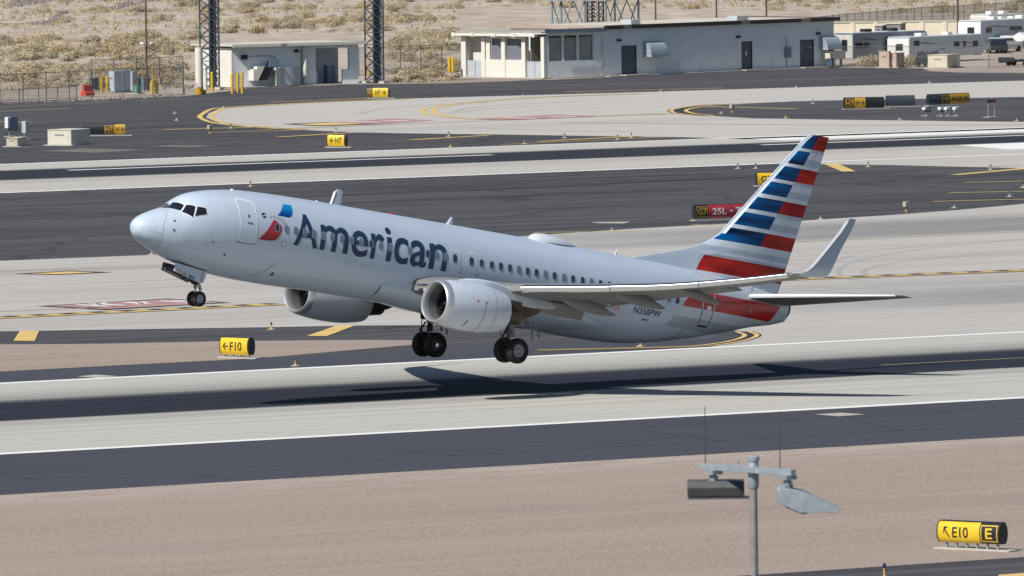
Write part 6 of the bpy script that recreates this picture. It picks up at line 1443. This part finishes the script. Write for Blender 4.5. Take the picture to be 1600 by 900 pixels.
# ================================================================= DESERT: SHRUBS AND ROCKS
def leafmat(name, lo, hi):
    m = pm(name, lo, .9, var=.05, scale=3.0, second=hi, detail=3); t = m.node_tree; b = t.nodes['Principled BSDF']; b.inputs['Specular IOR Level'].default_value = .1; return m
lm = [leafmat('golden_dry_foliage', (.42, .325, .19), (.56, .45, .285)), leafmat('olive_dry_foliage', (.35, .305, .20), (.48, .42, .285)), leafmat('grey_tan_foliage', (.42, .345, .235), (.56, .475, .345)), leafmat('straw_grass', (.50, .41, .26), (.60, .505, .34))]
def shrub_geo(rng, w_, h_, n):
    v, f = [], []
    cl = [(rng.uniform(-.6, .6)*w_*.45, rng.uniform(-.6, .6)*w_*.45, rng.uniform(.15, .5)*h_, rng.uniform(.28, .46)*w_) for _ in range(6)]
    for _ in range(n):
        cx, cy, cz, cr_ = rng.choice(cl); a = rng.uniform(0, 2*math.pi); e = rng.uniform(-.6, 1.5); rr = cr_*rng.uniform(.75, 1.03)
        nrm = Vector((math.cos(a)*math.cos(e), math.sin(a)*math.cos(e), math.sin(e)))
        p = Vector((cx, cy, cz))+Vector((nrm.x*rr, nrm.y*rr, nrm.z*rr*h_/w_*1.25)); p.z = max(.01, p.z)
        t1 = nrm.cross(Vector((rng.uniform(-1, 1), rng.uniform(-1, 1), rng.uniform(-1, 1)))).normalized(); t2 = nrm.cross(t1)
        jit = nrm*rng.uniform(-.02, .05); d1 = (t1+nrm*rng.uniform(-.3, .9)).normalized()*rng.uniform(.04, .09); d2 = t2*rng.uniform(.02, .05)
        k = len(v); v += [p-d2+jit, p+d2+jit, p+d1+d2*.5, p+d1-d2*.5]; f.append((k, k+1, k+2, k+3))
    return v, f
rng = random.Random(11); protos = []
for k in range(8):
    v, f = shrub_geo(rng, rng.uniform(1.1, 1.7), rng.uniform(.45, .75), 1100); protos.append((v, f))
base_me = []
for k, (v, f) in enumerate(protos):
    for mi in range(3):
        me = bpy.data.meshes.new('desert_shrub'); me.from_pydata([tuple(p) for p in v], [], f); me.materials.append(lm[mi]); base_me.append((mi, me))
SLAB = {0: 'golden dry shrub, rounded, growing in the sandy desert behind the airfield', 1: 'olive-green desert shrub growing in the sand behind the airfield', 2: 'greyish tan desert shrub growing in the sand behind the airfield'}
cand = []
def blocked(u, v):
    return (300 < u < 615 and v > 60) or (715 < u < 1320 and v > 24) or (u > 1290 and v > 30) or v > (160-.04*u)-4 or (u < 300 and v > 124 and (v > 140 or (u*7+v*3) % 5 > 1.2))
tries = 0
while len(cand) < 1700 and tries < 90000:
    tries += 1
    u = rng.uniform(-60, 1660); v = rng.uniform(-45, 155)
    if blocked(u, v): continue
    # thicker scrub on the left and lower, sparser on the pale flats
    dens = .55+.45*math.sin(u*.011+v*.05)*math.sin(v*.09+1+u*.004)
    if u < 620 and 62 < v < 125: dens += .25
    if 30 < v < 62 and u < 300: dens -= .45
    if u > 350 and v < 20: dens -= .1
    if rng.random() > dens: continue
    p = G(u, v); w_ = rng.uniform(.55, 1.35)*(1.15 if u < 620 and v > 55 else 1)
    cand.append((w_*PXM(v), u, v, w_, p))
cand.sort(key=lambda c: -c[0]); stuff = [MB() for _ in range(3)]
ind = [c for c in cand if 0 < c[1] < 1600 and c[2] > 0][:295]; ids = {id(c) for c in ind}
for c in cand:
    _, u, v, w_, p = c; hz = hfun(p.x, p.y); col = 0 if rng.random() < .28 else 1 if rng.random() < .42 else 2; a = rng.uniform(0, 6.28); k = rng.randrange(8)
    if id(c) in ids:
        o = bpy.data.objects.new('desert_shrub', base_me[k*3+col][1]); COL.objects.link(o); o.location = (p.x, p.y, hz-.05); o.rotation_euler = (0, 0, a); o.scale = (w_*1.05, w_*1.05, w_*rng.uniform(.75, 1.1))
        tag(o, SLAB[col], 'shrub', ('golden', 'olive', 'tan')[col]+' shrubs scattered over the desert')
    else:
        vs_, fs_ = protos[k]; ca, sa = math.cos(a), math.sin(a); step = 2 if v < 30 else 1
        vv_, ff_ = [], []
        for f in fs_[::3]:
            n0 = len(vv_); vv_ += [(p.x+w_*(vs_[i].x*ca-vs_[i].y*sa), p.y+w_*(vs_[i].x*sa+vs_[i].y*ca), hz-.05+w_*vs_[i].z*.8) for i in f]; ff_.append((n0, n0+1, n0+2, n0+3))
        stuff[col].add(vv_, ff_, col)
q = MB()
for s_ in stuff: q.add(s_.v, s_.f); q.m[-len(s_.f):] = s_.m
o = q.build('desert_scrub', lm[:3], fixn=False); tag(o, 'mass of low dry scrub fading back across the desert', 'scrub'); o['kind'] = 'stuff'
# dry grass tufts
q = MB(); n = 0
while n < 7000:
    u = rng.uniform(-60, 1660); v = rng.uniform(-45, 152)
    if blocked(u, v): continue
    n += 1; p = G(u, v); hz = hfun(p.x, p.y)-.05; w_ = rng.uniform(.25, .6)
    for _ in range(9):
        a = rng.uniform(0, 6.28); r_ = rng.uniform(0, w_); x, y = p.x+r_*math.cos(a), p.y+r_*math.sin(a); t = rng.uniform(0, 6.28); hw = rng.uniform(.04, .1); h = rng.uniform(.12, .35)
        q.add([(x-hw*math.cos(t), y-hw*math.sin(t), hz), (x+hw*math.cos(t), y+hw*math.sin(t), hz), (x+rng.uniform(-.1, .1), y+rng.uniform(-.1, .1), hz+h)], [(0, 1, 2)])
o = q.build('dry_grass', lm[3], fixn=False); tag(o, 'straw-coloured dry grass between the desert shrubs', 'grass'); o['kind'] = 'stuff'
# dark rocks along the wash and beside the service road
m_rock = pm('purple_grey_rock', (.17, .14, .135), .9, var=.3, scale=2, second=(.30, .26, .25))
q = MB()
def rock(x, y, z, s):
    vs_ = []
    for k in range(6): a = k*math.pi/3+rng.uniform(-.3, .3); r_ = s*rng.uniform(.6, 1.1); vs_.append((x+r_*math.cos(a), y+r_*math.sin(a), z))
    for k in range(4): a = k*math.pi/2+rng.uniform(-.3, .3); r_ = s*rng.uniform(.25, .6); vs_.append((x+r_*math.cos(a), y+r_*math.sin(a), z+s*rng.uniform(.5, .95)))
    q.add(vs_, [(6, 7, 8, 9), (0, 1, 6), (1, 2, 7, 6), (2, 3, 7), (3, 4, 8, 7), (4, 5, 9, 8), (5, 0, 6, 9)])
def rockline(pts, n, wpx, s0, s1):
    c = curve(pts, 12)
    for _ in range(n):
        t = rng.uniform(0, len(c)-1.001); i = int(t); p = Vector(c[i]).lerp(Vector(c[i+1]), t-i); u, v = p.x, p.y+rng.gauss(0, wpx); g_ = G(u, v); rock(g_.x, g_.y, hfun(g_.x, g_.y)-.08, rng.uniform(s0, s1))
rockline([(-40, 49), (60, 45), (88, 40), (107, 31), (160, 25), (240, 16), (312, 6), (420, 2)], 900, .9, .12, .4)
rockline([(15, 18), (50, 17), (85, 11), (110, 9)], 500, 1.6, .15, .45); rockline([(200, 4), (280, 2), (350, 5), (480, 1)], 260, 1.0, .12, .35)
rockline([(-40, 163), (120, 157), (290, 149.5)], 700, .7, .08, .22); rockline([(600, 112), (660, 109), (722, 107)], 380, 1.3, .1, .3); rockline([(250, 134), (300, 136)], 120, 1.5, .1, .25)
o = q.build('rock_bank', m_rock, fixn=True); tag(o, 'loose dark purple-grey rocks along the wash and the road edge', 'rocks'); o['kind'] = 'stuff'
# tumbleweeds by the caravans
for i, (u, v, s_, lab) in enumerate(((1352, 103.5, 1.5, 'dry tumbleweed bush left of the tan cabinets, lower one'), (1372, 102.5, 1.7, 'dry tumbleweed bush touching the tan cabinets'), (1432, 103.5, 1.5, 'dry tumbleweed bush below the bright white caravan end'))):
    o = bpy.data.objects.new('tumbleweed', base_me[(i*3+2)][1]); COL.objects.link(o); o.location = G(u, v); o.scale = (s_, s_, s_*1.1); tag(o, lab, 'bush')
bpy.context.view_layer.update()

# overall calibration of every surface's base colour against the exposure set at the top
ALB = .80
for m in bpy.data.materials:
    if not m.use_nodes: continue
    t = m.node_tree; b = t.nodes.get('Principled BSDF')
    if not b: continue
    i = b.inputs['Base Color']
    if i.links:
        n = t.nodes.new('ShaderNodeVectorMath'); n.operation = 'SCALE'; n.inputs['Scale'].default_value = ALB; t.links.new(i.links[0].from_socket, n.inputs[0]); t.links.new(n.outputs[0], i)
    else:
        c = i.default_value; i.default_value = (c[0]*ALB, c[1]*ALB, c[2]*ALB, 1)
